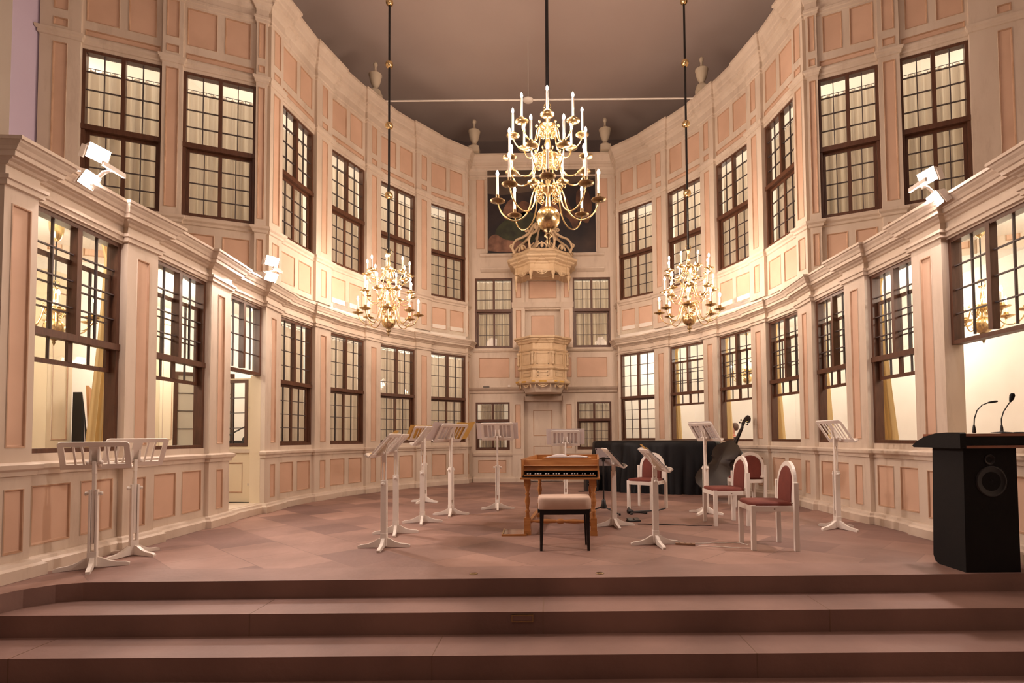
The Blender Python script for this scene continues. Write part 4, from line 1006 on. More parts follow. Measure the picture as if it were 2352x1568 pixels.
def sheet(x, y, p, mast_top, label, u, wdt, hgt, mat, tilt=50, off=0.0, lift=0.004, skew=0.0, group=None, fold=True, name='sheet_music'):
    rz = atan2(p[1], p[0]) - pi / 2
    mb = MB(); T = desk_T(0, 0, mast_top, radians(tilt), 0.09); n = 10; rows = []
    for k in range(2):
        pass
    for j, z in enumerate((0.014, hgt)):
        row = []
        for i in range(n + 1):
            q = i / n; uu = u + (q - 0.5) * wdt
            bow = 0.012 * abs(sin(2 * pi * q)) if fold else 0.004 * sin(pi * q)
            edge = 0.03 * max(0, abs(uu) - 0.29) / 0.1
            row.append(T(uu + skew * z, 0.013 + lift + bow - edge * (-1), z + off))
        rows.append(row)
    mb.grid(rows, mat); rows2 = [[(a[0], a[1] + 0.0012, a[2] + 0.0012) for a in r] for r in rows]; mb.grid([r[::-1] for r in rows2], mat)
    o = mb.build(name, None); o.location = (x, y, 0); o.rotation_euler = (0, 0, rz); tag(o, label, 'sheet music' if name == 'sheet_music' else 'tablet', group)
    return o
STANDS = {
 'A': (-1.547, 5.714, (-1, -0.04), 0.985, 'music stand facing the left wall with a yellow page, nearest the steps'),
 'B': (-1.662, 6.541, (-1, -0.1), 0.985, 'music stand behind the one with the yellow page, loose white sheet hanging off it'),
 'C': (-1.540, 7.368, (-1, -0.06), 1.085, 'third music stand in the left file, in front of one with a yellow folder'),
 'D': (-2.060, 9.709, (-0.69, 0.72), 1.14, 'distant music stand behind the left file with a wide yellow folder'),
 'E': (-1.288, 8.099, (-0.78, 0.62), 1.13, 'music stand with a yellow folder and a white score, right of the left file'),
 'G': (-0.658, 8.706, (0.0, 1.0), 1.149, 'music stand seen square from behind, in front of the small dark window'),
 'H': (0.456, 9.775, (0.05, 1.0), 1.032, 'music stand rising behind the harpsichord with printed pages'),
 'I': (0.999, 6.992, (1, 0.04), 0.79, 'low music stand between the harpsichord and the tablet stand'),
 'J': (1.299, 5.80, (1, 0.04), 0.81, 'low music stand with a yellow slip, before the red chair by the cloth'),
 'K': (2.471, 8.079, (0.91, 0.42), 1.112, 'tall music stand between the black cloth and the middle red chair'),
 'M': (3.675, 6.705, (1, 0.08), 1.10, 'tall empty music stand between the closest red chair and the panelled wall'),
 'N': (-3.889, 4.853, (-0.45, 0.89), 0.94, 'music stand by the panelled wall at the stage edge, empty desk square to the hall'),
 'O': (-4.018 + 0.08, 5.394, (-0.8, 0.6), 0.935, 'music stand tucked behind the one at the stage edge by the left wall')}
def tilt_of(k): return {'N': 26, 'O': 34, 'G': 33, 'H': 33, 'K': 35, 'M': 35, 'I': 42, 'J': 44, 'A': 42, 'B': 42}.get(k, 38)
for k, (x, y, p, mt, lab) in STANDS.items():
    music_stand(lab, x, y, p, mt, legrot={'A': 0.05, 'E': 0.75, 'D': 0.5, 'K': 0.4, 'M': 0.35, 'N': 0.12, 'O': 0.4}.get(k, 0.1), tilt=tilt_of(k), bh=0.27 if k == 'N' else 0.325)
def sh(k, label, u, w_, h_, mat, **kw): x, y, p, mt, _ = STANDS[k]; kw.setdefault('tilt', tilt_of(k)); sheet(x, y, p, mt, label, u, w_, h_, mat, **kw)
sh('A', 'yellow page showing over the desk beside the left wall side of the first stand', -0.02, 0.20, 0.36, yellowp, fold=False)
sh('B', 'loose white sheet hanging off the second stand of the left file', 0.10, 0.44, 0.31, paper, lift=0.006)
sh('C', 'white score open on the third stand of the left file', 0.0, 0.44, 0.305, paper)
sh('D', 'wide yellow folder on the distant stand behind the left file', 0.0, 0.66, 0.335, yellowp)
sh('E', 'yellow folder sticking out past the desk of the stand right of the left file', 0.22, 0.40, 0.345, yellowp)
sh('E', 'white score beside the yellow folder on the same desk', -0.20, 0.36, 0.325, paper, lift=0.012)
sh('G', 'white score spreading past both edges of the desk seen square from behind', 0.0, 0.66, 0.315, paper)
sh('H', 'printed white pages open on the stand behind the harpsichord', 0.0, 0.68, 0.35, paper)
sh('J', 'small yellow slip sticking up from the low stand in front of the red chair', 0.10, 0.12, 0.385, yellowp, fold=False)
sh('J', 'white pages on the low stand in front of the red chair', 0.0, 0.42, 0.325, paper, lift=0.010)
sh('K', 'printed pages open on the tall stand in front of the black cloth', 0.0, 0.50, 0.34, paper)
sh('I', 'dark folder standing on the low stand beside the tablet stand', 0.05, 0.44, 0.31, blackm)

# ------------------------------------------------------------------ chairs
def chair(label, x, y, face, group='white chairs with red-brown upholstery'):
    rz = atan2(face[1], face[0]) - pi / 2
    rt = root('upholstered_chair', label, 'chair', (x, y, 0), rz, group)
    w_ = 0.225; f = 0.225
    for sx in (-1, 1):
        mb = MB(); a = sx * (w_ - 0.022); mb.box(a - 0.022, a + 0.022, f - 0.044, f, 0.0, 0.445, whitep); mb.build('leg', rt, bevel=0.003)
        a = sx * 0.238; mb = MB(); mb.box(a - 0.02, a + 0.02, -f, -f + 0.046, 0.0, 0.67, whitep); mb.build('leg', rt, bevel=0.003)
    mb = MB()
    mb.box(-w_ + 0.044, w_ - 0.044, f - 0.03, f, 0.385, 0.44, whitep); mb.box(-w_ + 0.044, w_ - 0.044, -f, -f + 0.03, 0.385, 0.44, whitep)
    for sx in (-1, 1): a = sx * (w_ - 0.015); mb.box(a - 0.015, a + 0.015, -f + 0.044, f - 0.044, 0.385, 0.44, whitep); mb.box(a - 0.017, a + 0.017, -0.006, 0.006, 0.404, 0.416, joint)
    mb.build('seat_rail', rt, bevel=0.002)
    mb = MB(); rows = []
    for z, k in ((0.44, 1.0), (0.455, 1.0), (0.472, 0.96), (0.478, 0.85), (0.48, 0.4)):
        n = 24; rows.append([(k * (w_ - 0.01) * max(-1, min(1, 1.35 * cos(2 * pi * i / n + pi / 4))), 0.02 + k * (f - 0.022) * max(-1, min(1, 1.35 * sin(2 * pi * i / n + pi / 4))), z) for i in range(n)])
    mb.grid(rows, redf, closed_u=True); mb.poly(rows[-1], redf); mb.poly(rows[0][::-1], redf); mb.build('seat', rt)
    # arched back between the rear posts, leaning slightly
    def arch(r, z0, zc, hh, n=22): return [(-r, z0)] + [(-r * cos(pi * i / n), zc + hh * sin(pi * i / n)) for i in range(n + 1)] + [(r, z0)]
    def B(u, d, z): return (u, -f + 0.012 + d - 0.10 * max(0, z - 0.50) ** 1.3, z)
    def sub(q, n=10):
        (x0, z0), (x1, z1) = q[0], q[1]; out = [(x0, z0 + (z1 - z0) * i / n) for i in range(n)]
        (x2, z2), (x3, z3) = q[-2], q[-1]
        return out + q[1:-1] + [(x2, z2 + (z3 - z2) * i / n) for i in range(1, n + 1)]
    O = sub(arch(0.217, 0.47, 0.655, 0.22)); I = sub(arch(0.176, 0.47, 0.655, 0.172))
    mb = MB(); a0 = [B(u, 0.0, z) for u, z in O]; a1 = [B(u, 0.03, z) for u, z in O]; b0 = [B(u, 0.0, z) for u, z in I]; b1 = [B(u, 0.03, z) for u, z in I]
    mb.grid([a0, a1, b1, b0, a0], whitep, smooth=False); mb.build('back_frame', rt)
    mb = MB(); c0 = [B(u * 0.985, 0.004, z) for u, z in I]; c1 = [B(u * 0.985, 0.026, z) for u, z in I]; c2 = [B(u * 0.9, 0.038, 0.475 + (z - 0.475) * 0.97) for u, z in I]; c3 = [B(u * 0.9, -0.006, 0.475 + (z - 0.475) * 0.97) for u, z in I]
    mb.grid([c3, c0, c1, c2], redf); mb.poly(c2, redf); mb.poly(c3[::-1], redf); mb.poly([c3[0], c0[0], c1[0], c2[0], c2[-1], c1[-1], c0[-1], c3[-1]], redf); mb.build('backrest', rt)
    mb = MB(); mb.box(-0.217, 0.217, -f + 0.008, -f + 0.03, 0.47, 0.50, whitep); mb.build('back_rail', rt)
chair('white chair with red seat closest to the steps, turned side-on', 2.42, 5.67, (-1.0, 0.04))
chair('white chair with red seat behind the closest one, in front of the double bass', 2.465, 7.16, (-0.99, -0.06))
chair('white chair with red seat in front of the black draped piano', 1.705, 8.70, (-0.62, -0.78))
chair('white chair half hidden behind the double bass by the wall', 3.37, 8.97, (0.0, 1.0))

# ------------------------------------------------------------------ harpsichord
HA = radians(-4.5)
rt = root('harpsichord', 'small honey coloured harpsichord on turned legs', 'harpsichord', (0.305, 6.36, 0), HA)
hw = 0.45; z0, z1 = 0.655, 0.875; dp = 1.62
mb = MB(); th = 0.014
mb.box(-hw - 0.012, hw + 0.012, -0.06, dp, z0 - 0.005, z0 + 0.016, wood)
tail = [(-hw, 0.16), (-hw, dp), (hw - 0.05, dp), (hw, 1.2), (hw, 0.16)]
mb.box(-hw, -hw + th, -0.03, dp, z0 + 0.016, z1, wood); mb.box(hw - th, hw, -0.03, dp, z0 + 0.016, z1, wood)
mb.box(-hw, hw, dp - th, dp, z0 + 0.016, z1, wood)
for s in (-1, 1): mb.box(s * hw - 0.006, s * hw + 0.006, -0.035, dp + 0.004, z1, z1 + 0.008, wood)
mb.box(-hw, hw, dp - 0.02, dp + 0.004, z1, z1 + 0.008, wood)
mb.build('case', rt, bevel=0.002)
mb = MB(); mb.prism([(-hw + th, 0.085, z0 + 0.085), (-hw + th, 0.13, z1 - 0.012), (-hw + th, 0.150, z1 - 0.012), (-hw + th, 0.105, z0 + 0.085)], wood, (2 * (hw - th), 0, 0))
mb.prism([(-hw + th, 0.075, z0 + 0.145), (-hw + th, 0.090, z0 + 0.155), (-hw + th, 0.12, z0 + 0.155), (-hw + th, 0.105, z0 + 0.145)], wood, (2 * (hw - th), 0, 0))
mb.box(-hw + th, hw - th, 0.13, 0.30, z1 - 0.02, z1 - 0.008, wood)
mb.build('nameboard', rt)
mb = MB(); mb.box(-hw + th, hw - th, 0.14, dp - th, z1 - 0.075, z1 - 0.065, M('soundboard', (0.55, 0.36, 0.17), (0.62, 0.42, 0.22), 0.4, scale=3, stretch=(10, 1, 1))); mb.box(-0.43, 0.43, 0.34, 0.40, z1 - 0.06, z1 - 0.02, wood); mb.build('soundboard', rt)
mb = MB(); mb.box(-0.23, 0.36, 0.20, 0.62, z1 - 0.006, z1 + 0.010, wood); mb.build('music_board', rt)
nk = 27; kw = 2 * (hw - 0.035) / nk
keyp = MB(); keyp.box(-hw + 0.02, hw - 0.02, -0.045, 0.09, z0 + 0.016, z0 + 0.03, blackm); keyp.build('key_bed', rt)
nat = MB(); nat.box(0.0008, kw - 0.0008, -0.045, 0.085, z0 + 0.03, z0 + 0.05, black); nat.box(0.001, kw - 0.001, -0.049, -0.0455, z0 + 0.031, z0 + 0.048, wood); k0 = nat.build('key', rt)
for i in range(nk):
    k = k0 if i == 0 else k0.copy()
    if i: C.objects.link(k); k.parent = rt
    k.location = (-hw + 0.035 + i * kw, 0, 0)
shp = MB(); shp.box(-0.005, 0.005, 0.0, 0.085, z0 + 0.05, z0 + 0.062, paper); s0 = shp.build('sharp_key', rt); first = True
for i in range(1, nk):
    if i % 7 in (0, 3): continue
    k = s0 if first else s0.copy()
    if not first: C.objects.link(k); k.parent = rt
    first = False; k.location = (-hw + 0.035 + i * kw, 0, 0)
LEG = [(0.033, 0.0), (0.033, 0.11), (0.020, 0.125), (0.030, 0.145), (0.018, 0.165), (0.026, 0.20), (0.020, 0.26), (0.031, 0.275), (0.020, 0.29), (0.018, 0.31), (0.024, 0.35), (0.034, 0.39), (0.028, 0.43), (0.018, 0.46), (0.03, 0.475), (0.018, 0.49), (0.030, 0.54), (0.036, 0.56), (0.036, 0.58)]
for lx, ly in ((-0.385, 0.02), (0.385, 0.02), (-0.385, 1.45), (0.34, 1.45)):
    mb = MB(); mb.lathe([(r, z) for r, z in LEG if z > 0.11], wood, lx, ly, 0, 16); mb.box(lx - 0.036, lx + 0.036, ly - 0.036, ly + 0.036, 0.055, 0.20, wood); mb.box(lx - 0.04, lx + 0.04, ly - 0.04, ly + 0.04, 0.0, 0.055, wood); mb.box(lx - 0.036, lx + 0.036, ly - 0.036, ly + 0.036, 0.575, z0, wood)
    mb.build('leg', rt)
for yy in (0.02, 1.45):
    mb = MB(); mb.lathe([(0.015, -0.355), (0.022, -0.34), (0.014, -0.32), (0.018, -0.28), (0.027, -0.16), (0.020, -0.06), (0.016, -0.045), (0.027, -0.03), (0.03, 0.0), (0.027, 0.03), (0.016, 0.045), (0.020, 0.06), (0.027, 0.16), (0.018, 0.28), (0.014, 0.32), (0.022, 0.34), (0.015, 0.355)], wood, 0, yy, 0.16, 14, axis='x'); mb.build('stretcher', rt)
for lx in (-0.385, 0.36):
    mb = MB(); mb.box(lx - 0.02, lx + 0.02, 0.05, 1.42, 0.10, 0.14, wood); mb.build('side_rail', rt)
# open book lying on the harpsichord
rt = root('open_book', 'thick open music book lying on top of the harpsichord', 'book', (0.40, 6.80, z1 + 0.012), HA + 0.02)
for s, hgt in ((-1, 0.030), (1, 0.016)):
    mb = MB(); rows = []
    for y in (-0.14, 0.14):
        rows.append([(s * 0.25 * t / 8, y, 0.006 + hgt * (sin(pi * min(1, (t / 8) * 1.0 + 0.12)) ** 0.7 if t else 0.25)) for t in range(9)])
    low = [[(p[0], p[1], 0.005) for p in r] for r in rows]
    mb.grid([low[0], rows[0], rows[1], low[1]], paper); mb.poly([low[0][0], low[0][-1], low[1][-1], low[1][0]], paper); mb.poly([rows[0][-1], rows[1][-1], low[1][-1], low[0][-1]], paper); mb.build('pages', rt)
mb = MB(); mb.box(-0.26, 0.26, -0.148, 0.148, 0.0, 0.005, joint); mb.build('cover', rt)
# bench
rt = root('piano_bench', 'black bench with a pale beige padded seat in front of the harpsichord', 'bench', (0.335, 5.66, 0), radians(0.5))
mb = MB(); rows = []
for z, k in ((0.414, 0.985), (0.42, 1.0), (0.505, 1.0), (0.522, 0.985), (0.53, 0.95), (0.533, 0.6)):
    n = 32; rows.append([((0.268 - 0.268 * (1 - k)) * max(-1, min(1, 1.32 * cos(2 * pi * i / n + pi / 4))), (0.185 - 0.268 * (1 - k)) * max(-1, min(1, 1.32 * sin(2 * pi * i / n + pi / 4))), z) for i in range(n)])
mb.grid(rows, beige, closed_u=True); mb.poly(rows[-1], beige); mb.poly(rows[0][::-1], beige); mb.build('cushion', rt)
mb = MB(); mb.box(-0.25, 0.25, -0.17, 0.17, 0.36, 0.414, black); mb.build('frame', rt, bevel=0.003)
for sx in (-1, 1):
    for sy in (-1, 1):
        mb = MB(); a = sx * 0.25; b = sy * 0.17
        q = lambda k, z: [(a, b, z), (a - sx * k, b, z), (a - sx * k, b - sy * k, z), (a, b - sy * k, z)]
        A, B_ = q(0.026, 0.0), q(0.04, 0.362)
        for i in range(4): mb.poly([A[i], A[(i + 1) % 4], B_[(i + 1) % 4], B_[i]], black)
        mb.poly(A, black); mb.poly(B_, black); mb.build('leg', rt)
for sx in (-1, 1):
    mb = MB(); mb.lathe([(0.01, -0.0), (0.028, 0.004), (0.028, 0.02), (0.015, 0.024)], plastic, 0, 0, 0, 14, axis='x'); k = mb.build('height_knob', rt); k.location = (0.25 if sx > 0 else -0.25, 0.0, 0.385); k.rotation_euler = (0, 0, 0 if sx > 0 else pi)
# flat glossy board lying on the floor by the harpsichord leg
rt = root('floor_board', 'flat glossy brown board with pale edges lying by the harpsichord leg', 'board', (-0.235, 6.53, 0.0), radians(1))
mb = MB(); mb.box(-0.13, 0.13, -0.19, 0.19, 0.0, 0.012, M('glossy_brown', (0.28, 0.16, 0.11), rough=0.12)); mb.build('panel', rt)
mb = MB(); mb.box(-0.145, 0.145, -0.205, -0.19, 0.0, 0.022, wood); mb.box(-0.145, -0.13, -0.19, 0.2, 0, 0.022, brass); mb.box(0.13, 0.145, -0.19, 0.2, 0, 0.022, brass); mb.build('edge_strip', rt)

# ------------------------------------------------------------------ draped piano, loudspeaker
foot = [(1.06, 12.15), (1.12, 11.85), (1.40, 11.42), (1.68, 11.15), (1.97, 10.98), (2.35, 10.80), (2.70, 10.68), (3.05, 10.60), (3.40, 10.58), (3.58, 10.75), (3.60, 11.05), (3.42, 11.45), (3.10, 11.9), (2.75, 12.25), (2.3, 12.5), (1.8, 12.62), (1.3, 12.5)]
cx_, cy_ = sum(p[0] for p in foot) / len(foot), sum(p[1] for p in foot) / len(foot)
pp = []
for i in range(len(foot)):
    for t in range(10):
        a, b = foot[i], foot[(i + 1) % len(foot)]; pp.append((a[0] + (b[0] - a[0]) * t / 10, a[1] + (b[1] - a[1]) * t / 10))
mb = MB(); rows = []; n = len(pp); rnd = random.Random(4)
ph = [rnd.uniform(0, 6.3) for _ in range(6)]
for z in (0.004, 0.06, 0.2, 0.4, 0.6, 0.8, 0.93, 1.0, 1.035, 1.05):
    row = []
    for i, (x, y) in enumerate(pp):
        d = hypot(x - cx_, y - cy_); ux, uy = (x - cx_) / d, (y - cy_) / d; amp = 0.045 * max(0, 1 - z / 1.02)
        s = i / n * 2 * pi
        o_ = amp * (0.6 * sin(23 * s + ph[0] + 0.8 * z) + 0.5 * sin(37 * s + ph[1] - 1.5 * z) + 0.5 * sin(9 * s + ph[2] + 2 * z) + 0.3 * sin(61 * s + ph[3])) + 0.02 * sin(7 * s + 5 * z + ph[4])
        o_ -= (0.02 if z > 1.03 else 0) + (0.03 if z > 1.04 else 0) + 0.05 * (z / 1.05) ** 2
        row.append((x + ux * o_, y + uy * o_, z))
    rows.append(row)
mb.grid(rows, cloth, closed_u=True)
top = rows[-1]; rr = [[(cx_ + (x - cx_) * k, cy_ + (y - cy_) * k, 1.05 + dz) for x, y, z in top] for k, dz in ((1, 0), (0.8, 0.004), (0.4, 0.006), (0.05, 0.006))]
mb.grid(rr, cloth, closed_u=True); mb.poly(rr[-1], cloth)
dp_ = mb.build('draped_piano', None, (cx_, cy_, 0)); tag(dp_, 'piano hidden under a floor-length creased black cloth beside the right windows', 'draped piano')
rt = root('loudspeaker', 'small black loudspeaker on the floor at the narrow end of the black cloth', 'loudspeaker', (1.03, 11.55, 0), 0.2)
mb = MB(); mb.box(-0.13, 0.13, -0.12, 0.12, 0.0, 0.40, plastic); mb.build('cabinet', rt, bevel=0.01)
mb = MB(); mb.lathe([(0.03, 0.0), (0.095, 0.006), (0.1, 0.012), (0.1, 0.0)], blackm, 0, -0.12, 0.15, 20, axis='y', T=lambda x, y, z: (x, -0.24 - y, z)); mb.build('woofer', rt)
mb = MB(); mb.tube([(-0.12, -0.1, 0.01), (-0.2, -0.14, 0.008), (-0.3, -0.1, 0.008)], 0.007, plastic, 6); mb.build('cable', rt)

# ------------------------------------------------------------------ double bass
A0 = Vector((2.97, 9.66, 0.16)); A1 = Vector((3.80, 10.20, 1.42)); ax = (A1 - A0).normalized()
wv = Vector((-0.72, 0.69, 0)); wv = (wv - ax * wv.dot(ax)).normalized(); nv = ax.cross(wv).normalized()
if nv.y > 0: nv = -nv
BO = A0.copy()
rt = root('double_bass', 'dark varnished double bass leaning back beside the draped piano', 'double bass', tuple(BO), world=True)
TBa = lambda u, d, z: tuple(BO + wv * u + nv * d + ax * z)
half = [(0.0, 0.0), (0.06, 0.004), (0.16, 0.03), (0.26, 0.09), (0.325, 0.19), (0.34, 0.29), (0.32, 0.39), (0.27, 0.46), (0.265, 0.475), (0.215, 0.50), (0.18, 0.56), (0.175, 0.61), (0.19, 0.66), (0.235, 0.69), (0.225, 0.71), (0.25, 0.77), (0.255, 0.84), (0.23, 0.92), (0.17, 0.98), (0.09, 1.03), (0.03, 1.07)]
out = half + [(-a, b) for a, b in half[::-1][:-1]]
def ringb(k, d): return [TBa(u * k, d, 0.53 + (z - 0.53) * (k * 0.5 + 0.5)) for u, z in out]
mb = MB(); mb.grid([ringb(1.03, -0.085), ringb(1.03, -0.077), ringb(0.99, -0.073), ringb(0.99, 0.073), ringb(1.03, 0.077), ringb(1.03, 0.085)], basswood, closed_u=True)
for s in (-1, 1):
    rr = [[TBa(u * k, s * (0.085 + 0.05 * (1 - k * k)), 0.53 + (z - 0.53) * (k * 0.7 + 0.3)) for u, z in out] for k in (1.03, 0.8, 0.5, 0.1)]
    rr[0] = ringb(1.03, s * 0.085); mb.grid(rr, basswood, closed_u=True); mb.poly(rr[-1], basswood)
wb(mb, 'body', rt)
fs = -1
mb = MB(); mb.tube([TBa(0, -0.02, 1.04), TBa(0, -0.03, 1.25), TBa(0, -0.03, 1.46), TBa(0, -0.02, 1.56)], [0.03, 0.022, 0.02, 0.026], basswood, 10); wb(mb, 'neck', rt)
mb = MB(); mb.prism([TBa(-0.035, -0.135, 0.62), TBa(0.035, -0.135, 0.62), TBa(0.022, -0.055, 1.48), TBa(-0.022, -0.055, 1.48)], black, tuple(nv * 0.018)); wb(mb, 'fingerboard', rt)
mb = MB(); S = [TBa(0, -0.03 + 0.02, 1.52), TBa(0, -0.01, 1.60), TBa(0, -0.02, 1.67)] + [TBa(0, -0.075 - 0.065 * (1 - 0.6 * i / 12) * cos(pi + 2.6 * pi * i / 12) - 0.02, 1.70 + 0.06 * (1 - 0.6 * i / 12) * sin(2.6 * pi * i / 12)) for i in range(13)]
mb.tube(S, [0.03, 0.032, 0.03] + [0.03 - 0.006 * i / 12 for i in range(13)], basswood, 10); wb(mb, 'scroll', rt)
for i, s in enumerate((-1, 1, -1, 1)):
    mb = MB(); z = 1.54 + 0.03 * i; mb.tube([TBa(s * 0.02, -0.02, z), TBa(s * 0.075, -0.02, z)], 0.006, brass, 6); mb.prism([TBa(s * 0.07, -0.035, z - 0.012), TBa(s * 0.095, -0.035, z - 0.014), TBa(s * 0.095, -0.035, z + 0.014), TBa(s * 0.07, -0.035, z + 0.012)], black, tuple(nv * 0.02)); wb(mb, 'tuning_peg', rt)
for i in range(4):
    mb = MB(); u = -0.018 + 0.012 * i; mb.tube([TBa(u * 0.7, -0.045, 1.50), TBa(u * 2.2, -0.20, 0.47), TBa(u, -0.16, 0.22)], 0.0018, brass, 4); wb(mb, 'string', rt)
mb = MB(); mb.prism([TBa(-0.07, -0.125, 0.465), TBa(0.07, -0.125, 0.465), TBa(0.045, -0.195, 0.475), TBa(-0.045, -0.195, 0.475)], wood, tuple(ax * 0.012)); wb(mb, 'bridge', rt)
mb = MB(); mb.prism([TBa(-0.02, -0.12, 0.02), TBa(0.02, -0.12, 0.02), TBa(0.045, -0.155, 0.27), TBa(-0.045, -0.155, 0.27)], black, tuple(nv * 0.012)); wb(mb, 'tailpiece', rt)
mb = MB(); mb.tube([TBa(0, 0, 0.0), TBa(0, 0, -0.14)], [0.02, 0.008], black, 8); wb(mb, 'endpin', rt)

# ------------------------------------------------------------------ tablet stand, cables and bits on the floor
rt = root('tablet_stand', 'thin black tripod stand holding a tablet beside the harpsichord', 'stand', (0.98, 8.19, 0))
mb = MB(); mb.tube([(0, 0, 0.10), (0, 0, 0.84)], 0.011, plastic, 10); mb.build('pole', rt)
mb = MB(); mb.lathe([(0.045, 0.07), (0.05, 0.10), (0.035, 0.14), (0.03, 0.19), (0.014, 0.21)], plastic, n=12); mb.lathe([(0.02, 0.0), (0.024, 0.02), (0.02, 0.05)], plastic, 0, 0, 0.79, 12); mb.build('hub', rt)
for i in range(3):
    a = 1.2 + i * 2 * pi / 3; mb = MB(); mb.tube([(0.03 * cos(a), 0.03 * sin(a), 0.09), (0.33 * cos(a), 0.33 * sin(a), 0.012)], [0.011, 0.009], plastic, 8); mb.lathe([(0.012, 0), (0.016, 0.006), (0.012, 0.03)], plastic, 0.33 * cos(a), 0.33 * sin(a), 0, 8); mb.build('leg', rt)
mb = MB(); mb.tube([(0, 0, 0.82), (0.02, -0.02, 0.86)], 0.014, plastic, 8); mb.box(-0.11, 0.12, -0.035, -0.02, 0.80, 0.82, plastic); mb.box(-0.11, -0.09, -0.045, -0.02, 0.80, 0.85, plastic); mb.tube([(0.07, -0.02, 0.97), (0.10, 0.0, 0.84), (0.20, 0.02, 0.74)], 0.012, plastic, 6); mb.box(-0.02, 0.02, -0.03, 0.03, 0.77, 0.85, plastic); mb.build('holder', rt)
mb = MB(); Tt = lambda u, d, z: (u, d - 0.12 * 0 + 0.30 * z, z)
mb.prism([(-0.125, -0.075, 0.97), (0.065, -0.075, 0.97), (0.05, -0.063, 0.835), (-0.10, -0.063, 0.835)], grey, (0, 0.01, 0)); t0 = mb.build('tablet', None); t0.location = (0.98, 8.19, 0); tag(t0, 'pale grey tablet clipped to the thin black stand, seen from behind', 'tablet')
mb = MB(); mb.lathe([(0.002, 0), (0.008, 0.0), (0.008, 0.003), (0.002, 0.003)], plastic, -0.105, -0.077, 0.955, 10, axis='y'); o = mb.build('camera_lens', t0)
mb = MB(); mb.box(-0.09, 0.13, 0.06, 0.063, 0.70, 0.84, grey); o = mb.build('folder', None); o.location = (0.98, 8.19, 0); tag(o, 'pale grey folder standing behind the tablet stand pole', 'folder')
rt = root('folded_stand', 'folded black tripod lying on the floor in front of the red chair', 'folded stand', (1.36, 8.12, 0), 0.3)
mb = MB()
mb.lathe([(0.03, -0.04), (0.035, 0.0), (0.02, 0.05)], plastic, 0.0, 0, 0.035, 10, axis='x'); mb.build('hub', rt)
for p, q in (((0.0, 0, 0.035), (0.17, 0.42, 0.015)), ((0.0, 0, 0.03), (0.2, -0.12, 0.015)), ((0.02, 0, 0.03), (-0.03, -0.13, 0.012))):
    mb = MB(); mb.tube([p, q], 0.012, plastic, 8); mb.tube([q, (q[0] + 0.05 * (q[0] - p[0]) / 0.4, q[1] + 0.03, q[2])], 0.017, plastic, 8); mb.build('leg', rt)
mb = MB(); mb.tube([(0.03, 0.0, 0.025), (0.45, -0.02, 0.03), (0.60, 0.03, 0.05)], 0.011, plastic, 8); mb.build('pole', rt)
rt = root('foot_pedal', 'small black page-turner pedal on the floor between the low music stands', 'pedal', (1.30, 7.38, 0), 0.25)
mb = MB(); mb.box(-0.09, 0.09, -0.05, 0.05, 0.0, 0.022, plastic); mb.build('base', rt, bevel=0.006)
for s in (-1, 1): mb = MB(); mb.prism([(s * 0.045 - 0.035, -0.045, 0.022), (s * 0.045 - 0.035, 0.045, 0.022), (s * 0.045 - 0.035, 0.045, 0.045)], black, (0.07, 0, 0)); mb.build('treadle', rt)
def cable(pts, r, mat, label, name='cable'):
    mb = MB(); sm = []
    for i in range(len(pts) - 1):
        for t in range(6): k = t / 6; sm.append((pts[i][0] + (pts[i + 1][0] - pts[i][0]) * k, pts[i][1] + (pts[i + 1][1] - pts[i][1]) * k + 0.01 * sin(i * 2 + k * 6), r))
    sm.append((pts[-1][0], pts[-1][1], r)); mb.tube(sm, r, mat, 6); o = mb.build(name, None, (pts[0][0], pts[0][1], 0)); tag(o, label, 'cable')
cable([(1.32, 7.13), (1.6, 7.08), (1.95, 7.0), (2.23, 6.97)], 0.006, plastic, 'straight black cable running to the legs of the middle red chair')
cable([(1.72, 5.70), (1.95, 5.64), (2.12, 5.58), (2.20, 5.56)], 0.004, whitep, 'thin white cable running from the brown strip to the closest red chair')
cable([(1.62, 5.80), (1.9, 5.85), (2.2, 5.86), (2.24, 5.72)], 0.004, whitep, 'second thin white cable looping under the closest red chair')
rt = root('power_strip', 'flat brown power strip lying by the foot of the low music stand', 'power strip', (1.60, 5.76, 0), radians(-14))
mb = MB(); mb.box(-0.10, 0.10, -0.02, 0.02, 0.0, 0.022, M('brown_plastic', (0.30, 0.17, 0.10), rough=0.5)); mb.build('housing', rt, bevel=0.003)
for i in range(3): mb = MB(); mb.lathe([(0.002, 0.0), (0.013, 0.0), (0.013, 0.002), (0.002, 0.002)], joint, -0.06 + 0.06 * i, 0, 0.022, 12); mb.build('socket', rt)
for x, y, l in ((-0.448, 4.589, 'brown brass floor socket cover by the step edge, in line with the small dark window'), (0.605, 4.584, 'brown brass floor socket cover by the step edge, in front of the bench')):
    rt = root('floor_socket', l, 'floor socket', (x, y, 0.002), 0, 'floor socket covers')
    mb = MB(); mb.lathe([(0.02, 0), (0.034, 0.0), (0.034, 0.004), (0.030, 0.006), (0.01, 0.006)], bronze, n=20); mb.build('cover', rt)
rt = root('step_socket_plate', 'small framed metal plate set into the second step', 'metal plate', (-0.011, 4.034, -0.183), radians(0.7))
mb = MB()
for x0, x1, z0_, z1_ in ((-0.08, 0.08, 0.018, 0.026), (-0.08, 0.08, -0.026, -0.018), (-0.08, -0.072, -0.018, 0.018), (0.072, 0.08, -0.018, 0.018)): mb.box(x0, x1, -0.008, 0.004, z0_, z1_, bronze)
mb.build('rim', rt); mb = MB(); mb.box(-0.072, 0.072, -0.003, 0.004, -0.018, 0.018, stepm); mb.build('plate', rt)
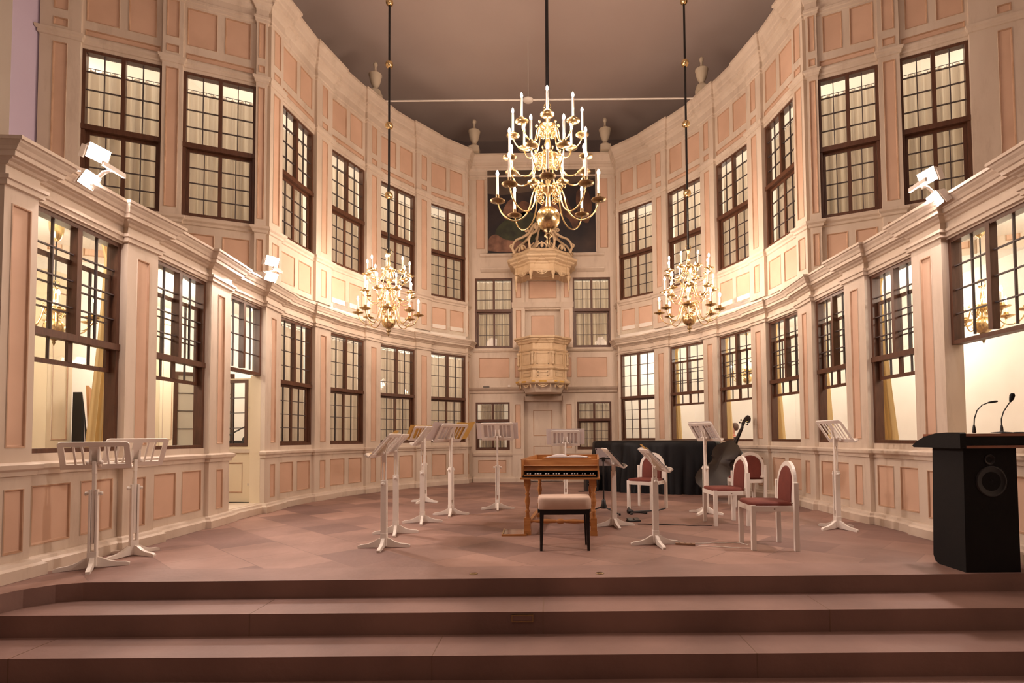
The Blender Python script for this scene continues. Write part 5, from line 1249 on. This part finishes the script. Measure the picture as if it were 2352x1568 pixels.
# things on the ledge of the pulpit wall
mb = MB(); mb.box(-0.08, 0.08, -0.03, 0.03, 0, 0.02, plastic); o = mb.build('remote_control', None, bevel=0.004); o.location = (-1.46, 13.93, 2.43); tag(o, 'small black remote control lying on the ledge of the pulpit wall', 'remote control')
mb = MB(); mb.box(-0.03, 0.03, -0.03, 0.03, 0, 0.055, whitep); o = mb.build('small_box', None, bevel=0.003); o.location = (-0.875, 13.93, 2.43); tag(o, 'small white box on the ledge beside the pulpit', 'box')

# ------------------------------------------------------------------ lectern
rt = root('lectern', 'black lectern with a wood-trimmed top and a built-in loudspeaker', 'lectern', (3.83, 4.56, 0), radians(0.6))
mb = MB(); pr = [(0.0, 0.0), (0.30, 0.0), (0.35, 0.02), (0.375, 0.07), (0.36, 1.02), (0.0, 1.02)]
def LT(x, y, z): return (x * (0.985 + 0.0 * z), y, z)
A = [(-0.225 - 0.0 + (0.012 if z > 1 else 0), y, z) for y, z in pr]; B_ = [(0.225, y, z) for y, z in pr]
mb.poly(A, blackm); mb.poly(B_[::-1], blackm)
for i in range(len(pr)): mb.poly([A[i], B_[i], B_[(i + 1) % len(pr)], A[(i + 1) % len(pr)]], blackm)
mb.build('cabinet', rt, bevel=0.008)
mb = MB(); mb.box(-0.235, 0.30, -0.055, 0.44, 1.045, 1.12, blackm); mb.build('top', rt)
for z in (1.02, 1.118): mb = MB(); mb.box(-0.235, 0.30, -0.06, 0.44, z, z + 0.022, M('lectern_wood', (0.28, 0.10, 0.05), (0.34, 0.13, 0.065), 0.3, scale=4, stretch=(1, 8, 8))); mb.build('wood_trim', rt)
for s in (-1, 1):
    x0 = -0.285 if s < 0 else 0.30
    mb = MB(); pr = [(-0.065, 1.02), (0.50, 1.02), (0.52, 1.035), (0.46, 1.075), (0.36, 1.115), (0.22, 1.145), (0.08, 1.152), (-0.055, 1.150), (-0.065, 1.14)]
    mb.prism([(x0, y, z) for y, z in pr], blackm, (0.05, 0, 0)); mb.build('side_cheek', rt, bevel=0.006)
for z, r in ((0.925, 0.042), (0.745, 0.125)):
    mb = MB(); mb.lathe([(r * 0.15, 0.0), (r * 0.5, -0.002), (r * 0.9, 0.004), (r, 0.008), (r * 1.05, 0.002), (r * 1.05, -0.004)], black, 0.0 if r < 0.1 else 0.01, 0, z, 28, axis='y', T=lambda x, y, z: (x, -y, z)); mb.build('speaker_cone', rt)
def mic(label, x, y, pts, head, base_r):
    rt = root('gooseneck_microphone', label, 'microphone', (x, y, 1.1435), 0)
    mb = MB(); mb.lathe([(base_r, 0), (base_r, 0.006), (0.014, 0.012), (0.010, 0.05), (0.006, 0.07)], plastic, n=20); mb.build('base', rt)
    mb = MB(); mb.tube(pts, 0.0045, plastic, 8); mb.build('gooseneck', rt)
    mb = MB(); mb.tube(head, [0.007, 0.010, 0.010, 0.007], plastic, 10) if base_r < 0.03 else mb.tube(head, [0.008, 0.017, 0.02, 0.013], blackm, 12); mb.build('microphone_head', rt)
mic('slim gooseneck microphone bending over the lectern on its left end', 3.73, 4.58, [(0, 0, 0.05), (0.005, 0, 0.12), (0.03, 0, 0.19), (0.075, 0, 0.235), (0.13, 0, 0.255)], [(0.125, 0, 0.254), (0.15, 0, 0.258), (0.18, 0, 0.262), (0.20, 0, 0.265)], 0.012)
mic('gooseneck microphone with a foam head on a round base, on the lectern', 4.04, 4.68, [(0, 0, 0.05), (0.0, 0, 0.12), (0.02, 0, 0.18), (0.06, 0, 0.24), (0.085, 0, 0.27)], [(0.08, 0, 0.265), (0.092, 0, 0.29), (0.10, 0, 0.32), (0.105, 0, 0.335)], 0.075)

# ------------------------------------------------------------------ side-room contents
def drape(label, sg, key, u0, spread, seed):
    """gathered curtain pulled to one side of an opened window, widening towards the floor; sits 0.35 m behind the wall"""
    for b in BAYS:
        if b[0] == sg and b[1] == key and b[4] == 'low': T, L = b[2], b[3]
    s = 1; p0 = T(0, 0, 0); pa = T(1, 0, 0); pn = T(0, 1, 0); r = Vector((p0[0] - 0.2155, p0[1]))
    sv = Vector((pa[0] - p0[0], pa[1] - p0[1])); nv_ = Vector((pn[0] - p0[0], pn[1] - p0[1]))
    u0 = u0 + 0.36 * r.dot(sv) / -r.dot(nv_)
    mb = MB(); n = 60; rows = []; rnd = random.Random(seed); p1, p2 = rnd.uniform(0, 6), rnd.uniform(0, 6)
    for j in range(13):
        t = j / 12; z = 0.55 + 3.1 * t
        wd = 0.22 + spread * (1 - t) ** 1.4 * 0.9 + (0.25 * max(0, t - 0.85) / 0.15)
        row = []
        for i in range(n + 1):
            q = i / n; row.append(T(u0 + s * wd * q, -0.36 - 0.05 * sin(2 * pi * 6 * q + p1) * (0.5 + 0.5 * (1 - t)) - 0.02 * sin(2 * pi * 13 * q + p2), z))
        rows.append(row)
    mb.grid(rows, drapem); o = mb.build('drape', None, T(u0, -0.36, 0.5)); tag(o, label, 'curtain', 'drapes gathered beside the opened windows')
drape('yellow drape gathered beside the opened left window at the stage edge', -1, 'm2', 0.0, 0.32, 1)
for i, (k, l) in enumerate((('3', 'next to the closed one by the pulpit wall'), ('2', 'above the double bass neck'), ('1', 'beyond the middle red chair'), ('0', 'behind the tall empty music stand'), ('m1', 'beside the lectern'))):
    drape('yellow drape in the opened right window %s' % l, 1, k, 0.0, (0.15, 0.18, 0.30, 0.30, 0.42)[i], 10 + i)
# cream pilaster cupboard, black case and wooden board in the left room
rt = root('cream_cabinet', 'tall cream panelled cupboard against the left room wall', 'cupboard', (-7.15, 7.83, 0))
mb = MB(); mb.box(-0.13, 0.2, -0.2, 0.2, 0.0, 3.6, roomcream); mb.build('body', rt)
mb = MB(); TC = lambda u, d, z: (0.2 + d, u, z); wall_face(mb, TC, -0.2, 0.2, 0.05, 3.55, [(-0.13, 0.13, 1.15, 3.3, roomcream), (-0.13, 0.13, 0.2, 1.0, roomcream)], d=0.004, mat=roomcream); mb.build('door', rt)
mb = MB(); mb.prism([(-6.9, 7.98, 0), (-6.9, 8.30, 0), (-6.9, 8.0, 1.86)], black, (0.14, 0, 0)); mb.prism([(-6.758, 8.07, 0.05), (-6.758, 8.17, 0.05), (-6.758, 8.03, 1.5)], grey, (0.002, 0, 0)); o = mb.build('instrument_case', None, (-6.83, 8.3, 0)); tag(o, 'tall narrow black case tapering upward, seen through the first left window', 'case')
mb = MB(); mb.prism([(-6.9, 8.36, 0), (-6.9, 8.62, 0), (-6.9, 8.55, 1.7), (-6.9, 8.22, 1.98)], M('plywood', (0.55, 0.28, 0.12), rough=0.5), (0.04, 0, 0)); o = mb.build('wooden_board', None, (-6.88, 8.9, 0)); tag(o, 'orange-brown board leaning behind the yellow drape', 'board')
rt = root('interior_door', 'open brown-edged glazed door inside the left room', 'door', (-6.1, 9.35, 0), 0)
TI = frame_T((-0.1, -0.2), (0.75, 0.25), Vector((0.47, -0.88)))
mb = MB(); fbox(mb, TI, 0, 0.9, 0.05, 2.3, -0.02, 0.02, 0.06); mb.build('frame', rt)
mb = MB(); muntins(mb, TI, 0.06, 0.84, 0.11, 2.24, 1, 7, 0.0); mb.build('muntins', rt)
mb = MB(); mb.box(0.06, 0.84, -0.008, -0.002, 0.11, 2.24, M('frosted', (0.70, 0.68, 0.60), rough=0.3), TI); mb.build('panel', rt)
cb2 = root('cream_cabinet', 'second cream panelled cupboard beside the interior glazed door', 'cupboard', (-7.15, 10.05, 0))
for ch in list(bpy.data.objects['cream_cabinet'].children): k = ch.copy(); C.objects.link(k); k.parent = cb2
# black bag and pole seen through the door glass
rt = root('equipment_bag', 'dark equipment bag with a slanting pole seen through the open door glass', 'bag', (-4.98, 9.1, 0))
mb = MB(); mb.box(-0.45, 0.28, -0.15, 0.2, 0.0, 1.02, M('dark_chest', (0.10, 0.08, 0.075), rough=0.5)); mb.build('chest', rt)
mb = MB(); mb.lathe([(0.14, 0.0), (0.17, 0.05), (0.15, 0.14), (0.09, 0.22), (0.05, 0.28)], blackm, 0.17, 0, 1.02, 14, flute=(0.1, 3)); mb.box(-0.35, 0.2, -0.08, 0.08, 1.02, 1.12, blackm); mb.build('bag', rt)
mb = MB(); mb.tube([(-0.5, -0.05, 1.06), (0.2, -0.05, 1.42)], 0.012, plastic, 8); mb.build('pole', rt)

# ------------------------------------------------------------------ seated person in the corridor
def skin_body(name, parent, verts, edges, rads, mat, sub=2):
    me = bpy.data.meshes.new(name); me.from_pydata(verts, edges, []); me.materials.append(mat)
    o = bpy.data.objects.new(name, me); C.objects.link(o)
    if parent: o.parent = parent
    md = o.modifiers.new('skin', 'SKIN'); md.use_smooth_shade = True
    for v, r in zip(me.skin_vertices[0].data, rads): v.radius = (r, r) if not isinstance(r, tuple) else r
    me.skin_vertices[0].data[0].use_root = True
    s = o.modifiers.new('sub', 'SUBSURF'); s.levels = sub; s.render_levels = sub
    return o
PXY = (4.50, 12.95)
rt = root('person', 'person with brown hair, dark coat and red scarf sitting behind the right windows', 'person', (PXY[0], PXY[1], 0), radians(90))
# local: faces +y (rotated to face -x)
V = [(0, 0, 0.56), (0, 0, 0.72), (0, -0.01, 0.90), (0, -0.01, 1.07), (0, 0.0, 1.14), (0, 0.01, 1.20), (0, 0.02, 1.28), (0, 0.015, 1.37),
     (-0.15, 0, 1.05), (-0.20, 0.02, 0.82), (-0.17, 0.20, 0.68), (-0.12, 0.30, 0.66), (0.15, 0, 1.05), (0.20, 0.02, 0.82), (0.17, 0.20, 0.68), (0.12, 0.30, 0.66),
     (-0.10, 0.05, 0.54), (-0.12, 0.45, 0.53), (-0.12, 0.44, 0.09), (-0.12, 0.56, 0.05), (0.10, 0.05, 0.54), (0.12, 0.45, 0.53), (0.12, 0.44, 0.09), (0.12, 0.56, 0.05)]
E_ = [(0, 1), (1, 2), (2, 3), (3, 4), (4, 5), (5, 6), (6, 7), (3, 8), (8, 9), (9, 10), (10, 11), (3, 12), (12, 13), (13, 14), (14, 15), (0, 16), (16, 17), (17, 18), (18, 19), (0, 20), (20, 21), (21, 22), (22, 23)]
Rr = [0.13, 0.125, 0.13, 0.12, 0.05, 0.052, 0.082, 0.07, 0.065, 0.045, 0.035, 0.03, 0.065, 0.045, 0.035, 0.03, 0.09, 0.065, 0.04, 0.035, 0.09, 0.065, 0.04, 0.035]
body = skin_body('body', rt, V, E_, Rr, skin)
coat = skin_body('coat', rt, [V[i] for i in (0, 1, 2, 3, 8, 9, 10, 12, 13, 14)], [(0, 1), (1, 2), (2, 3), (3, 4), (4, 5), (5, 6), (3, 7), (7, 8), (8, 9)], [0.16, 0.15, 0.15, 0.145, 0.10, 0.062, 0.05, 0.085, 0.062, 0.05], coatm)
tr2 = skin_body('trousers', rt, [V[i] for i in (0, 16, 17, 18, 20, 21, 22)], [(0, 1), (1, 2), (2, 3), (0, 4), (4, 5), (5, 6)], [0.15, 0.11, 0.08, 0.055, 0.11, 0.08, 0.055], blackm)
mb = MB(); mb.lathe([(0.02, 1.445), (0.06, 1.435), (0.084, 1.39), (0.086, 1.33), (0.075, 1.28), (0.05, 1.26)][::-1], hairm, 0, -0.045, 0, 16); mb.build('hair', rt)
mb = MB(); mb.lathe([(0.06, 1.125), (0.075, 1.135), (0.072, 1.155), (0.055, 1.165)], scarfm, 0, 0.015, 0, 14); mb.prism([(-0.04, 0.13, 0.95), (0.04, 0.13, 0.95), (0.035, 0.07, 1.14), (-0.035, 0.07, 1.14)], scarfm, (0, 0.03, 0)); mb.build('scarf', rt)
mb = MB(); mb.prism([(-0.012, 0.09, 1.29), (0.012, 0.09, 1.29), (0.0, 0.10, 1.34)], skin, (0, 0.03, 0)); mb.build('nose', rt)
rt = root('stool', 'plain stool under the seated person behind the right windows', 'stool', (PXY[0], PXY[1], 0))
mb = MB(); mb.box(-0.2, 0.2, -0.2, 0.2, 0.36, 0.385, wood); mb.build('seat', rt)
for a in (-1, 1):
    for b in (-1, 1): mb = MB(); mb.box(a * 0.17 - 0.02, a * 0.17 + 0.02, b * 0.17 - 0.02, b * 0.17 + 0.02, 0, 0.36, wood); mb.build('leg', rt)
